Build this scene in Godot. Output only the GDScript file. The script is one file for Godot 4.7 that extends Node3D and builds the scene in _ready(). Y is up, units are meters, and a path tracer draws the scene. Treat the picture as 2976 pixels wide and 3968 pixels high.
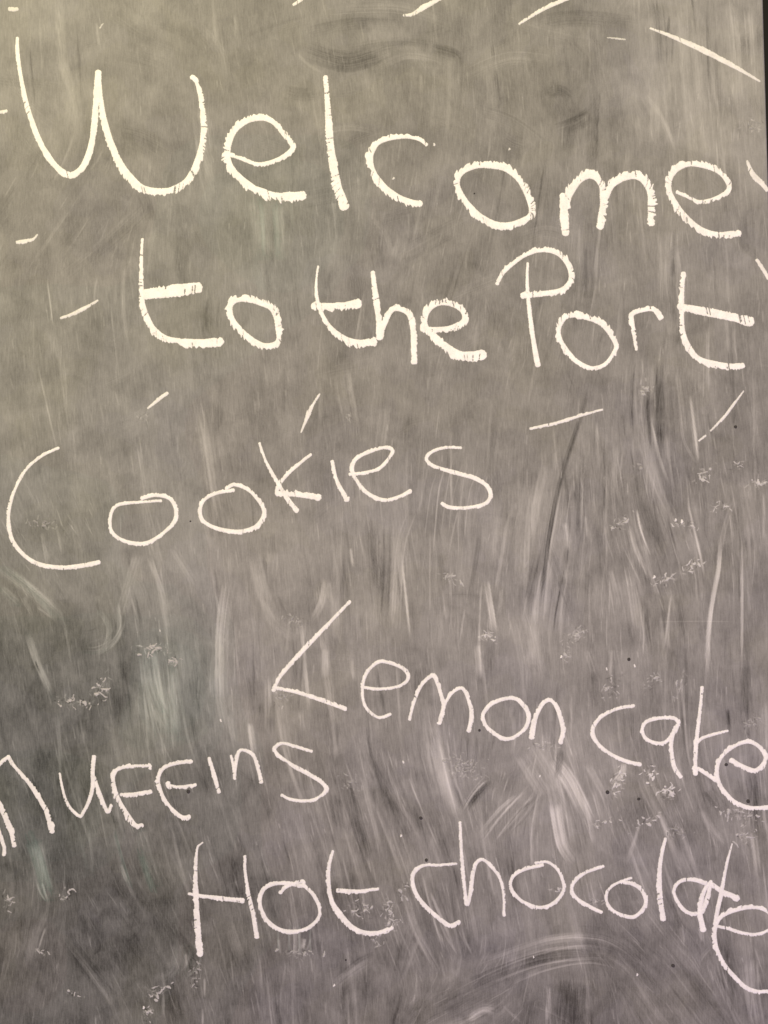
extends Node3D
# A chalkboard seen close up, lettered by hand with white chalk, wiped many times before.
# Lengths on the board are given in units of PX metres, u to the right and v downwards from the middle of the view.

const PX := 0.6 / 2976.0          # one unit on the board, in metres
const LEAN := 0.02915             # the board stands 1.67 degrees out of the level of the view
const BOARD_L := -1650.0          # the board's edges, in units from the middle of the view
const BOARD_R := 1526.0
const BOARD_T := -2250.0
const BOARD_B := 2250.0
const TEX_W := 1446
const TEX_H := 2048

var rng := RandomNumberGenerator.new()
var tooth := PackedFloat32Array()
var board: Node3D
var chalk_material: StandardMaterial3D
var crumb_material: StandardMaterial3D
var speckle := FastNoiseLite.new()

# dust on the board, one value per texel
var dust := PackedFloat32Array()
var tinge := PackedFloat32Array()
var k_tex := TEX_W / (BOARD_R - BOARD_L)


func _ready() -> void:
	# ---- camera
	var dist := 1.0
	var cam := Camera3D.new()
	cam.name = "camera"
	cam.position = Vector3(0, 1.2, dist)
	cam.rotation.z = -LEAN
	cam.fov = rad_to_deg(2.0 * atan(0.4 / dist))
	cam.near = 0.05
	cam.far = 20.0
	add_child(cam)
	cam.current = true
	# ---- surroundings, exposure
	var env := Environment.new()
	env.background_mode = Environment.BG_COLOR
	env.background_color = Color(0.05, 0.05, 0.05)
	env.ambient_light_source = Environment.AMBIENT_SOURCE_DISABLED
	env.tonemap_mode = Environment.TONE_MAPPER_LINEAR
	env.tonemap_exposure = 1.0
	env.sdfgi_enabled = true
	env.ssao_enabled = true
	env.ssil_enabled = true
	var we := WorldEnvironment.new()
	we.name = "environment"
	we.environment = env
	add_child(we)
	# ---- two soft lamps in front of the board: a yellowish one high on the left, a pinkish one low on the right
	area_lamp("warm_lamp", Vector3(-0.7, 1.2 + 1.45, 1.45), Vector2(0.9, 0.6), Color(1.0, 0.958, 0.705), 5.6)
	area_lamp("cool_lamp", Vector3(0.55, 1.2 - 0.95, 1.95), Vector2(1.0, 0.8), Color(0.96, 0.868, 1.0), 4.2)

	rng.seed = 20417
	for k in 4096:
		tooth.append(rng.randf_range(-1.0, 1.0))
	speckle.seed = 5
	speckle.noise_type = FastNoiseLite.TYPE_SIMPLEX
	speckle.frequency = 0.11

	# ---- what is behind the board: added sheet, its near-black colour stands for the dark void past the right edge
	var backdrop := MeshInstance3D.new()
	backdrop.name = "dark_backdrop"
	var wb := BoxMesh.new()
	wb.size = Vector3(3.0, 2.4, 0.1)
	backdrop.mesh = wb
	backdrop.position = Vector3(0, 1.2, -0.45)
	var wm := StandardMaterial3D.new()
	wm.albedo_color = Color(0.007, 0.0065, 0.005).linear_to_srgb()
	wm.roughness = 0.95
	backdrop.material_override = wm
	backdrop.set_meta("kind", "structure")
	add_child(backdrop)

	# ---- the board
	board = Node3D.new()
	board.name = "chalkboard"
	board.position = Vector3(0, 1.2, 0)
	board.set_meta("label", "dusty black chalkboard with a chalked welcome and list of treats")
	board.set_meta("category", "chalkboard")
	add_child(board)
	make_panel()

	chalk_material = StandardMaterial3D.new()
	chalk_material.vertex_color_use_as_albedo = true
	chalk_material.roughness = 1.0
	chalk_material.metallic_specular = 0.2
	crumb_material = chalk_material

	write_words()
	draw_dashes()
	leave_residue()
	dark_specks()


func area_lamp(called: String, at: Vector3, size: Vector2, tone: Color, energy: float) -> void:
	var l := AreaLight3D.new()
	l.name = called
	l.area_size = size
	l.light_color = tone
	l.light_energy = energy
	l.area_range = 12.0
	l.shadow_enabled = true
	add_child(l)
	l.look_at_from_position(at, Vector3(0, 1.2, 0), Vector3.UP)


# ------------------------------------------------------------------ units
func on_board(x: float, y: float) -> Vector2:
	# a point of the level view (units from its top left) on the board, which leans LEAN
	var a := x - 1488.0
	var b := y - 1984.0
	var c := cos(LEAN)
	var s := sin(LEAN)
	return Vector2(a * c - b * s, b * c + a * s)


func to_texel(p: Vector2) -> Vector2:
	return Vector2((p.x - BOARD_L) * k_tex, (p.y - BOARD_T) * k_tex)


# ------------------------------------------------------------------ the panel and its dust
func make_panel() -> void:
	paint_dust()
	var st := SurfaceTool.new()
	st.begin(Mesh.PRIMITIVE_TRIANGLES)
	var rings := [[1.6, 0.0], [0.9, 0.1], [0.35, 0.4], [0.08, 0.9], [0.0, 1.6], [0.0, 9.0]]
	var loops := []
	for r in rings:
		var i: float = r[0] * 0.001
		var z: float = -r[1] * 0.001
		var l: float = BOARD_L * PX + i
		var rr: float = BOARD_R * PX - i
		var t: float = -BOARD_T * PX - i
		var b: float = -BOARD_B * PX + i
		loops.append([Vector3(l, t, z), Vector3(rr, t, z), Vector3(rr, b, z), Vector3(l, b, z)])
	st.set_smooth_group(-1)
	quad(st, loops[0][0], loops[0][1], loops[0][2], loops[0][3])
	for n in loops.size() - 1:
		for e in 4:
			quad(st, loops[n + 1][e], loops[n + 1][(e + 1) % 4], loops[n][(e + 1) % 4], loops[n][e])
	var last: Array = loops[loops.size() - 1]
	quad(st, last[1], last[0], last[3], last[2])
	st.generate_normals()
	var m := StandardMaterial3D.new()
	m.albedo_texture = dust_texture()
	m.roughness = 0.88
	m.metallic_specular = 0.35
	var panel := MeshInstance3D.new()
	panel.name = "panel"
	panel.mesh = st.commit()
	panel.material_override = m
	board.add_child(panel, true)


func quad(st: SurfaceTool, a: Vector3, b: Vector3, c: Vector3, d: Vector3) -> void:
	for p in [a, b, c, a, c, d]:
		st.set_uv(Vector2((p.x / PX - BOARD_L) / (BOARD_R - BOARD_L), (-p.y / PX - BOARD_T) / (BOARD_B - BOARD_T)))
		st.add_vertex(p)


func guides() -> Array:
	# where on the board (in 1/1659 of the width), how much old dust lies there, which way the cloth went (degrees from straight down), how streaky, how much green chalk
	return [
		[100, 100, 0.290, 4, 0.6, 0.0], [600, 100, 0.250, 8, 0.6, 0.0], [1200, 100, 0.240, 2, 0.7, 0.0], [1550, 150, 0.340, 0, 0.9, 0.0],
		[100, 480, 0.240, -35, 0.6, 0.0], [600, 500, 0.250, 1, 0.7, 0.2], [1000, 480, 0.230, -12, 0.7, 0.0], [1450, 550, 0.260, 1, 0.9, 0.0],
		[100, 700, 0.240, 4, 0.7, 0.1], [450, 720, 0.250, 2, 0.7, 0.1], [850, 720, 0.230, -10, 0.7, 0.0], [1200, 780, 0.230, -14, 0.8, 0.0],
		[150, 920, 0.250, 5, 0.7, 0.15], [600, 900, 0.230, 4, 0.7, 0.0], [1000, 950, 0.230, -4, 0.9, 0.0], [1330, 1000, 0.240, 2, 1.3, 0.0], [1550, 1000, 0.220, 4, 1.0, 0.0],
		[100, 1200, 0.230, 30, 0.8, 0.2], [330, 1200, 0.262, 9, 0.8, 0.15], [560, 1200, 0.274, 4, 0.9, 0.0], [850, 1250, 0.274, 2, 1.0, 0.0], [1180, 1200, 0.274, -9, 1.3, 0.0], [1420, 1180, 0.239, 15, 1.3, 0.0], [1600, 1300, 0.228, 1, 1.0, 0.0],
		[80, 1450, 0.1250, 8, 0.8, 0.25], [220, 1460, 0.1250, 4, 0.8, 0.25], [360, 1480, 0.228, 3, 1.0, 0.45], [600, 1450, 0.262, 1, 1.0, 0.0], [900, 1500, 0.239, 4, 1.0, 0.0], [1200, 1500, 0.251, 2, 1.0, 0.0], [1550, 1500, 0.239, 1, 1.0, 0.0],
		[100, 1750, 0.1050, 12, 0.8, 0.35], [400, 1750, 0.148, 14, 0.9, 0.2], [700, 1750, 0.205, 14, 1.1, 0.0], [950, 1750, 0.217, 17, 1.2, 0.0], [1130, 1680, 0.262, -20, 1.1, 0.0], [1230, 1680, 0.274, 16, 1.1, 0.0], [1450, 1780, 0.205, 20, 1.2, 0.0], [1600, 1850, 0.217, 5, 1.0, 0.0],
		[80, 2050, 0.100, -12, 0.8, 0.15], [280, 2000, 0.090, 28, 0.8, 0.2], [500, 2000, 0.125, 12, 0.9, 0.1], [700, 2100, 0.148, 3, 1.0, 0.0], [900, 2050, 0.171, 20, 1.0, 0.0], [1150, 1950, 0.217, 8, 1.0, 0.0], [1400, 2080, 0.160, 40, 1.0, 0.0], [1620, 2100, 0.194, 6, 1.0, 0.0],
		[1000, 2180, 0.148, -65, 1.0, 0.0], [1250, 2200, 0.137, 0, 1.0, 0.0], [1500, 2190, 0.148, 35, 1.0, 0.0]]


var field_angle := PackedFloat32Array()
var field_streak := PackedFloat32Array()
const FX := 48
const FY := 68


func blend_guides() -> Array:
	var base := Image.create(FX, FY, false, Image.FORMAT_RF)
	var green := Image.create(FX, FY, false, Image.FORMAT_RF)
	var g := guides()
	var at := []
	for e in g:
		at.append(to_texel(on_board(e[0] * 1.794, e[1] * 1.794)))
	for j in FY:
		for i in FX:
			var p := Vector2((i + 0.5) * TEX_W / FX, (j + 0.5) * TEX_H / FY)
			var total := 0.0
			var sum := [0.0, 0.0, 0.0, 0.0]
			for n in g.size():
				var d2: float = p.distance_squared_to(at[n]) + 400.0
				var w := 1.0 / (d2 * d2)
				total += w
				for c in 4:
					sum[c] += w * g[n][2 + c]
			base.set_pixel(i, j, Color(sum[0] / total, 0, 0))
			green.set_pixel(i, j, Color(sum[3] / total, 0, 0))
			field_angle.append(deg_to_rad(sum[1] / total))
			field_streak.append(sum[2] / total)
	base.resize(TEX_W, TEX_H, Image.INTERPOLATE_CUBIC)
	green.resize(TEX_W, TEX_H, Image.INTERPOLATE_BILINEAR)
	return [base.get_data().to_float32_array(), green.get_data().to_float32_array()]


func paint_dust() -> void:
	var laid := blend_guides()
	dust = laid[0]
	tinge = laid[1]
	# wide cloudy rubs, as a hand with a cloth leaves them
	for n in 270:
		var p := Vector2(rng.randf() * TEX_W, rng.randf() * TEX_H * (0.45 if n < 210 else 1.0))
		var a := rng.randf_range(-1.5, 1.5)
		var l := rng.randf_range(25.0, 90.0)
		var d := Vector2(sin(a), cos(a))
		var bend := d.orthogonal() * rng.randf_range(-0.25, 0.25) * l
		rub([p - d * l, p + bend, p + d * l], rng.randf_range(12.0, 60.0), rng.randf_range(-0.06, 0.055), rng.randf_range(0.0, 0.35))
	# long wipes of a folded cloth: each spreads the dust of its own way evenly and pushes a lip of it aside
	for n in 420:
		var p := Vector2(rng.randf() * TEX_W, TEX_H * lerpf(0.02, 1.0, pow(rng.randf(), 0.7)))
		var line := [p]
		var swing := rng.randfn(0.0, 0.09)
		var steps := rng.randi_range(3, 14)
		var level := 0.0
		for k in steps:
			var f := clampi(int(p.y * FY / TEX_H), 0, FY - 1) * FX + clampi(int(p.x * FX / TEX_W), 0, FX - 1)
			var a := field_angle[f] + swing
			swing += rng.randfn(0.0, 0.02)
			level += field_streak[f] / steps
			p += Vector2(sin(a), cos(a)) * 16.0
			line.append(p)
		spread(line, rng.randf_range(5.0, 34.0), rng.randfn(0.0, 0.24) * level, rng.randf_range(0.35, 0.8))
		if rng.randf() < 0.4:
			var lip := []
			var side := rng.randf_range(4.0, 14.0)
			for q in line:
				lip.append(q + Vector2(side, 0))
			rub(lip, rng.randf_range(1.5, 3.5), rng.randf_range(-0.05, 0.10) * level, 0.7)
	# narrower ones, thick over the lower and the right part of the board, most of them pale
	for n in 2300:
		var p := Vector2(rng.randf() * TEX_W, rng.randf() * TEX_H)
		var f := clampi(int(p.y * FY / TEX_H), 0, FY - 1) * FX + clampi(int(p.x * FX / TEX_W), 0, FX - 1)
		var c := field_streak[f]
		if rng.randf() > (c - 0.55) * 1.6 + 0.1:
			continue
		var line := [p]
		var swing := rng.randfn(0.0, 0.06)
		for k in rng.randi_range(3, 15):
			f = clampi(int(p.y * FY / TEX_H), 0, FY - 1) * FX + clampi(int(p.x * FX / TEX_W), 0, FX - 1)
			var a := field_angle[f] + swing
			p += Vector2(sin(a), cos(a)) * 14.0
			line.append(p)
		var w := rng.randf_range(2.0, 9.0)
		spread(line, w, rng.randfn(0.07, 0.25) * c, rng.randf_range(0.5, 1.0))
	clear_wipes()
	# the cloth's fine streaks over everything
	for n in 30000:
		var p := Vector2(rng.randf() * TEX_W, rng.randf() * TEX_H)
		var f := mini(FY - 1, int(p.y * FY / TEX_H)) * FX + mini(FX - 1, int(p.x * FX / TEX_W))
		var a := field_angle[f] + rng.randfn(0.0, 0.07)
		var c := field_streak[f]
		var l := rng.randf_range(12.0, 50.0) * (1.0 + 1.6 * c * rng.randf())
		var amount := rng.randfn(0.0, 0.013) * c
		if rng.randf() < 0.09:
			amount = rng.randf_range(0.04, 0.11) * c
			l *= 0.6
		var d := Vector2(sin(a), cos(a)) * l
		hair(p - d * 0.5, p + d * 0.5, amount, rng.randf() < 0.45)
	# bundles of streaks: one pass of the cloth each
	for n in 520:
		var p := Vector2(rng.randf() * TEX_W, TEX_H * (0.22 + 0.78 * rng.randf()))
		var f := mini(FY - 1, int(p.y * FY / TEX_H)) * FX + mini(FX - 1, int(p.x * FX / TEX_W))
		var a := field_angle[f] + rng.randfn(0.0, 0.05)
		var l := rng.randf_range(40.0, 150.0)
		var d := Vector2(sin(a), cos(a)) * l
		var bend := Vector2(cos(a), -sin(a)) * rng.randf_range(-0.06, 0.06) * l
		rub([p - d * 0.5, p + bend, p + d * 0.5], rng.randf_range(3.0, 22.0), rng.randf_range(-0.06, 0.06) * field_streak[f], rng.randf_range(0.1, 0.6))
	wiped_marks()
	scuffs()


func scuffs() -> void:
	# round each clot the chalk is scraped together and off the board in small flakes
	for h in heaps():
		for n in int(h[5] * 2.2):
			var along: float = rng.randfn(0.0, 0.5) * h[2]
			var across: float = rng.randfn(0.0, 0.6) * h[3]
			var x: float = h[0] + cos(h[4]) * along - sin(h[4]) * across
			var y: float = h[1] + sin(h[4]) * along + cos(h[4]) * across
			var p := to_texel(on_board(x * 1.794, y * 1.794))
			var a: float = h[4] + (1.5 if rng.randf() < 0.5 else 0.0) + rng.randfn(0.0, 0.4)
			var d := Vector2(cos(a), sin(a)) * rng.randf_range(3.0, 12.0)
			hair(p - d * 0.5, p + d * 0.5, rng.randf_range(0.05, 0.17) if rng.randf() < 0.65 else -rng.randf_range(0.03, 0.08), rng.randf() < 0.7)


func hair(a: Vector2, b: Vector2, amount: float, wide: bool) -> void:
	var span := b - a
	var flat := absf(span.x) > absf(span.y)
	var n := int(absf(span.x) if flat else absf(span.y)) + 1
	var d := span / n
	for k in n:
		var t := (k + 0.5) / n
		var w := amount * minf(1.0, 4.0 * minf(t, 1.0 - t))
		var p := a + d * (k + 0.5)
		var x := int(p.x)
		var y := int(p.y)
		if x < 1 or y < 1 or x >= TEX_W - 2 or y >= TEX_H - 2:
			continue
		var i := y * TEX_W + x
		if flat:
			var f := p.y - y
			dust[i] += w * (1.0 - f)
			dust[i + TEX_W] += w * (1.0 if wide else f)
			if wide:
				dust[i + TEX_W * 2] += w * f
		else:
			var f := p.x - x
			dust[i] += w * (1.0 - f)
			dust[i + 1] += w * (1.0 if wide else f)
			if wide:
				dust[i + 2] += w * f


# a pass of the cloth: hairs side by side along a bent line (three or more texels); hard 0: soft sides, 1: sharp sides
func rub(line: Array, width: float, amount: float, hard: float, green := 0.0) -> void:
	var pts := smooth_line(line, 0.6)
	var n := pts.size()
	if n < 4:
		return
	var hairs := int(width * 1.1) + 1
	var vary := lerpf(0.10, 0.34, hard)
	var ends := lerpf(0.35, 0.18, hard)
	var ease := lerpf(2.2, 5.0, hard)
	for h in hairs:
		var o := (h + rng.randf()) / hairs * 2.0 - 1.0
		var side := 1.0 - absf(o)
		var soft := side * side * (3.0 - 2.0 * side)
		var w := 0.85 * amount * lerpf(soft, minf(1.0, side * 5.0), hard) * (1.0 + rng.randfn(0.0, vary))
		var from := int(n * rng.randf() * ends)
		var to := n - int(n * rng.randf() * ends)
		var off := o * width * 0.5
		var span := float(to - from)
		var last := -1
		for k in range(from, to):
			var q: Vector2 = pts[k]
			var d: Vector2 = pts[mini(k + 2, n - 1)] - pts[maxi(k - 2, 0)]
			d = d.normalized()
			var x := q.x - d.y * off
			var y := q.y + d.x * off
			var xi := int(x)
			var yi := int(y)
			if xi < 1 or yi < 1 or xi >= TEX_W - 2 or yi >= TEX_H - 2:
				continue
			var steep := absf(d.y) > absf(d.x)
			var here := yi if steep else xi + 5000
			if here == last:
				continue
			last = here
			var t := (k - from) / span
			var ww := w * minf(1.0, ease * minf(t, 1.0 - t))
			var i := yi * TEX_W + xi
			var f := (x - xi) if steep else (y - yi)
			dust[i] += ww * (1.0 - f)
			dust[i + (1 if steep else TEX_W)] += ww * f
			if green > 0.0:
				tinge[i] = maxf(tinge[i], green * minf(1.0, side * 2.0))


# a wipe: the dust along its way is drawn to one level, a share more or less than it was at the start
func spread(line: Array, width: float, more: float, firm: float) -> void:
	var pts := smooth_line(line, 0.6)
	var n := pts.size()
	var hairs := int(width * 1.2) + 1
	var crisp := rng.randf_range(-1.0, 1.0)     # which side has the sharper edge
	var wave := rng.randf() * 900.0
	for h in hairs:
		var o := (h + 0.5) / hairs * 2.0 - 1.0
		var off := o * width * 0.5
		var slope := 0.45 if o * crisp < 0.0 else 0.12
		var side := minf(1.0, (1.0 - absf(o)) / maxf(slope, 3.0 / width))
		var from := int(n * (0.07 * absf(chatter(h / 3.0, n & 7)) + rng.randf() * 0.05))
		var to := n - int(n * (0.10 * absf(chatter(h / 3.0, 3 + (n & 3))) + rng.randf() * 0.08)) - 1
		var extra := more * (0.95 + 0.65 * chatter(h / 2.2 + n, 5) + 0.5 * chatter(h / 7.0 + n, 6)) + rng.randfn(0.0, 0.05)
		var old := -1.0
		var last := -1
		var span := float(to - from)
		for k in range(from, to):
			var q: Vector2 = pts[k]
			var d: Vector2 = pts[mini(k + 3, n - 1)] - pts[maxi(k - 3, 0)]
			d = d.normalized()
			var x := int(q.x - d.y * off)
			var y := int(q.y + d.x * off)
			var here := y if absf(d.y) > absf(d.x) else x + 5000
			if here == last or x < 1 or y < 1 or x >= TEX_W - 2 or y >= TEX_H - 2:
				continue
			last = here
			var i := y * TEX_W + x
			old = dust[i] if old < 0.0 else lerpf(old, dust[i], 0.03)
			var t := (k - from) / span
			var share := firm * side * minf(1.0, 6.0 * t) * minf(1.0, 3.0 * (1.0 - t)) * (0.75 + 0.35 * chatter(wave + k / 45.0 + h / 11.0, 2))
			var to_be := old * (1.0 + extra)
			dust[i] = lerpf(dust[i], to_be, share)
			dust[i + 1] = lerpf(dust[i + 1], to_be, share * 0.5)


# the wipes that can be told apart, read off close views: each from its own origin (in 1/1659 of the width) and scale
func sweep(o: Array, line: Array, width: float, more: float, green := 0.0) -> void:
	var out := []
	var k := 0
	while k < line.size():
		out.append(to_texel(on_board((o[0] + line[k] * o[2]) * 1.794, (o[1] + line[k + 1] * o[2]) * 1.794)))
		k += 2
	var w: float = width * o[2] * 1.794 * k_tex
	spread(out, w, more * o[3] * (1.0 if more > 0.0 else 0.68), 0.9)
	if green > 0.0:
		var pts := smooth_line(out, 2.0)
		for q in pts:
			for n in int(w):
				var x := int(q.x + rng.randfn(0.0, 0.3) * w)
				var y := int(q.y + rng.randf_range(-2.0, 2.0))
				if x > 0 and y > 0 and x < TEX_W and y < TEX_H:
					tinge[y * TEX_W + x] = minf(1.0, tinge[y * TEX_W + x] + green * 0.3)


func clear_wipes() -> void:
	var O: Array
	O = [829.5, 780, 0.5, 1.65]
	sweep(O, [985, 60, 975, 200, 970, 420], 40, 0.2)
	sweep(O, [1100, 300, 1140, 420, 1200, 620, 1260, 760], 60, 0.22)
	sweep(O, [1150, 250, 1190, 420, 1245, 570], 14, 0.5)
	sweep(O, [1265, 40, 1290, 250, 1310, 360], 20, 0.35)
	sweep(O, [1320, 140, 1345, 320, 1360, 455], 16, 0.7)
	sweep(O, [1120, 560, 1180, 740, 1260, 880], 90, -0.26)
	sweep(O, [1070, 500, 1090, 660, 1130, 800, 1210, 930], 22, -0.2)
	sweep(O, [1090, 630, 1110, 730, 1160, 860], 10, 0.65)
	sweep(O, [1060, 700, 1090, 820, 1160, 950], 24, 0.4)
	sweep(O, [1010, 360, 1000, 520, 1040, 660], 16, 0.25)
	sweep(O, [890, 80, 850, 240, 790, 420, 740, 620, 690, 940, 670, 1180], 26, -0.38)
	sweep(O, [775, 500, 735, 700, 705, 900, 685, 1180], 9, 0.5)
	sweep(O, [700, 420, 660, 620, 650, 800], 40, 0.32)
	sweep(O, [862, 400, 850, 560, 830, 780], 24, -0.28)
	sweep(O, [868, 400, 858, 560, 852, 700], 8, 0.5)
	sweep(O, [640, 480, 600, 700, 590, 1000], 70, 0.14)
	sweep(O, [1040, 400, 1060, 560, 1080, 650], 30, -0.2)
	sweep(O, [1140, 420, 1190, 560, 1240, 660], 40, 0.2)
	sweep(O, [120, 640, 70, 780, 50, 1000, 45, 1200], 56, 0.42)
	sweep(O, [10, 690, 10, 900, -5, 1150], 40, -0.3)
	sweep(O, [420, 700, 390, 900, 350, 1100], 20, -0.22)
	sweep(O, [440, 940, 460, 1060, 480, 1180], 26, 0.7)
	sweep(O, [320, 640, 300, 720, 270, 880], 8, 0.45)
	sweep(O, [350, 1060, 335, 1160, 322, 1240], 10, 0.35)
	sweep(O, [780, 690, 790, 740, 800, 820], 30, 0.35)
	sweep(O, [700, 780, 780, 980, 830, 1120], 50, -0.2)
	sweep(O, [930, 700, 950, 900, 970, 1150], 40, -0.2)
	sweep(O, [1060, 900, 1080, 1050, 1100, 1180], 40, 0.22)
	sweep(O, [1450, 740, 1445, 880, 1420, 1020, 1400, 1180, 1395, 1440], 22, 0.5)
	sweep(O, [1545, 760, 1545, 1000, 1545, 1400], 14, 0.4)
	sweep(O, [1240, 1000, 1225, 1120, 1210, 1240], 10, 0.4)
	sweep(O, [1260, 1060, 1250, 1250, 1220, 1440], 70, -0.2)
	sweep(O, [1520, 580, 1470, 720, 1440, 900], 24, 0.22)
	sweep(O, [1640, 560, 1642, 680, 1640, 800], 16, 0.2)
	sweep(O, [580, 1080, 610, 1180, 640, 1340, 640, 1449], 120, 0.2)
	sweep(O, [400, 1220, 408, 1300, 410, 1380], 30, 0.35)
	sweep(O, [880, 1240, 900, 1290, 920, 1360], 50, 0.3)
	sweep(O, [982, 1240, 978, 1300, 975, 1370], 18, 0.55)
	sweep(O, [560, 400, 560, 560, 580, 720], 60, 0.12)
	sweep(O, [480, 640, 470, 800, 460, 900], 24, 0.2)
	sweep(O, [1590, 20, 1600, 200, 1600, 420], 30, 0.18)
	sweep(O, [900, 20, 960, 200, 960, 400], 60, -0.1)
	O = [0, 1059, 0.5, 1.5]
	sweep(O, [640, 690, 655, 820, 700, 940, 770, 1080], 90, 0.24, 0.5)
	sweep(O, [740, 760, 745, 900, 760, 1050], 40, 0.35, 0.5)
	sweep(O, [660, 690, 680, 800, 710, 960], 24, 0.3, 0.5)
	sweep(O, [490, 740, 520, 880, 540, 1060], 90, -0.25)
	sweep(O, [60, 640, 120, 800, 180, 1000], 100, -0.25)
	sweep(O, [118, 610, 160, 740, 230, 900], 34, 0.75, 0.3)
	sweep(O, [150, 730, 160, 760, 176, 800], 10, -0.4)
	sweep(O, [990, 380, 960, 600, 960, 900, 1000, 1060], 60, 0.38)
	sweep(O, [860, 700, 880, 860, 900, 1050], 90, -0.2)
	sweep(O, [1090, 260, 1120, 400, 1180, 560, 1280, 640], 70, 0.22)
	sweep(O, [1180, 260, 1176, 330, 1170, 400], 50, 0.15)
	sweep(O, [1180, 450, 1200, 510, 1240, 580], 60, -0.2)
	sweep(O, [1410, 380, 1390, 480, 1350, 560], 36, 0.28)
	sweep(O, [1290, 700, 1280, 850, 1260, 1000], 60, -0.28)
	sweep(O, [1400, 680, 1402, 750, 1400, 820], 40, 0.18)
	sweep(O, [610, 260, 560, 420, 520, 560], 60, 0.2)
	sweep(O, [640, 280, 690, 420, 730, 540], 30, 0.28)
	sweep(O, [740, 240, 800, 340, 850, 420], 40, 0.18)
	sweep(O, [570, 380, 600, 420, 640, 540], 70, -0.14)
	sweep(O, [0, 330, 130, 430, 270, 560], 60, 0.3, 0.4)
	sweep(O, [0, 420, 40, 460, 80, 500], 50, 0.2, 0.4)
	sweep(O, [430, 520, 470, 600, 440, 690, 360, 700], 30, 0.35, 0.3)
	sweep(O, [505, 480, 512, 620, 450, 700], 26, 0.3, 0.3)
	sweep(O, [1080, 1000, 1090, 1080, 1100, 1150], 30, 0.38)
	sweep(O, [990, 960, 1000, 1040, 1010, 1100], 26, 0.3)
	sweep(O, [252, 960, 258, 1100, 262, 1220], 14, 0.35, 0.3)
	sweep(O, [180, 170, 190, 240, 210, 350], 16, 0.3)
	sweep(O, [240, 140, 255, 200, 266, 280], 14, 0.3)
	sweep(O, [320, 120, 350, 240, 360, 400], 60, 0.12)
	sweep(O, [200, 380, 260, 480, 330, 560], 50, -0.12)
	sweep(O, [1480, 60, 1470, 260, 1480, 420], 14, 0.22)
	O = [724.6, 1505, 0.563, 1.7]
	sweep(O, [830, 230, 900, 330, 975, 485], 66, 0.4)
	sweep(O, [840, 400, 870, 560, 920, 640], 50, 0.38)
	sweep(O, [720, 200, 780, 300, 830, 380], 130, 0.22)
	sweep(O, [862, 200, 856, 260, 850, 320], 30, -0.25)
	sweep(O, [600, 320, 540, 380, 490, 450], 40, -0.35)
	sweep(O, [590, 310, 530, 370, 480, 450], 10, 0.55)
	sweep(O, [740, 350, 640, 450, 560, 560], 10, 0.55)
	sweep(O, [770, 370, 680, 460, 600, 570], 8, 0.5)
	sweep(O, [700, 370, 620, 440, 540, 540], 16, 0.32)
	sweep(O, [760, 390, 700, 440, 640, 510], 14, -0.3)
	sweep(O, [120, 200, 200, 380, 300, 600], 60, -0.26)
	sweep(O, [200, 230, 270, 420, 350, 560], 40, -0.22)
	sweep(O, [150, 260, 240, 400, 340, 560], 16, 0.35)
	sweep(O, [100, 300, 140, 460, 180, 620], 20, 0.25)
	sweep(O, [380, 150, 420, 320, 460, 470], 60, 0.22)
	sweep(O, [270, 770, 310, 900, 400, 1060], 30, 0.5)
	sweep(O, [360, 740, 420, 880, 470, 1000], 14, 0.4)
	sweep(O, [480, 880, 500, 940, 530, 1000], 10, 0.35)
	sweep(O, [300, 860, 260, 980, 220, 1120], 40, -0.28)
	sweep(O, [330, 900, 290, 1000, 250, 1110], 16, 0.2)
	sweep(O, [600, 850, 660, 900, 700, 960], 60, 0.1)
	sweep(O, [560, 1060, 680, 1010, 820, 965, 960, 955, 1050, 975], 12, 0.55)
	sweep(O, [540, 1030, 680, 980, 820, 935, 960, 925, 1060, 950], 46, 0.2)
	sweep(O, [560, 1075, 680, 1025, 820, 980, 960, 968, 1060, 990], 26, 0.2)
	sweep(O, [480, 1130, 640, 1060, 800, 1010, 960, 1000, 1080, 1030], 70, -0.24)
	sweep(O, [640, 1110, 760, 1060, 900, 1025, 1000, 1022], 9, 0.55)
	sweep(O, [600, 1095, 740, 1040, 880, 1008, 1000, 1005], 14, 0.2)
	sweep(O, [900, 905, 1040, 920, 1160, 1000, 1260, 1150, 1340, 1260], 100, -0.18)
	sweep(O, [1000, 960, 1120, 1040, 1200, 1160, 1260, 1265], 40, 0.18)
	sweep(O, [900, 1080, 890, 1160, 880, 1270], 150, -0.36)
	sweep(O, [810, 1100, 820, 1180, 815, 1260], 16, 0.45)
	sweep(O, [500, 1235, 560, 1195, 620, 1200], 50, 0.25)
	sweep(O, [640, 1180, 680, 1220, 720, 1255], 14, 0.3)
	sweep(O, [0, 1110, 60, 1060, 140, 1010], 50, 0.22)
	sweep(O, [20, 1060, 80, 1010, 150, 975], 30, -0.2)
	sweep(O, [1170, 480, 1140, 560, 1110, 640], 12, 0.5)
	sweep(O, [1400, 430, 1440, 500, 1500, 570], 30, 0.32)
	sweep(O, [1320, 560, 1360, 660, 1400, 760], 40, 0.18)
	sweep(O, [1600, 520, 1612, 610, 1620, 700], 30, 0.32)
	sweep(O, [1480, 900, 1520, 1050, 1560, 1180], 70, -0.22)
	sweep(O, [1590, 1000, 1600, 1150, 1620, 1260], 60, 0.32)
	sweep(O, [1420, 350, 1460, 400, 1500, 450], 50, -0.2)
	sweep(O, [1105, 250, 1100, 290, 1060, 335], 24, 0.5)
	sweep(O, [1320, 880, 1326, 910, 1332, 950], 12, 0.4)
	sweep(O, [1395, 880, 1400, 910, 1408, 945], 12, 0.4)
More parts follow.
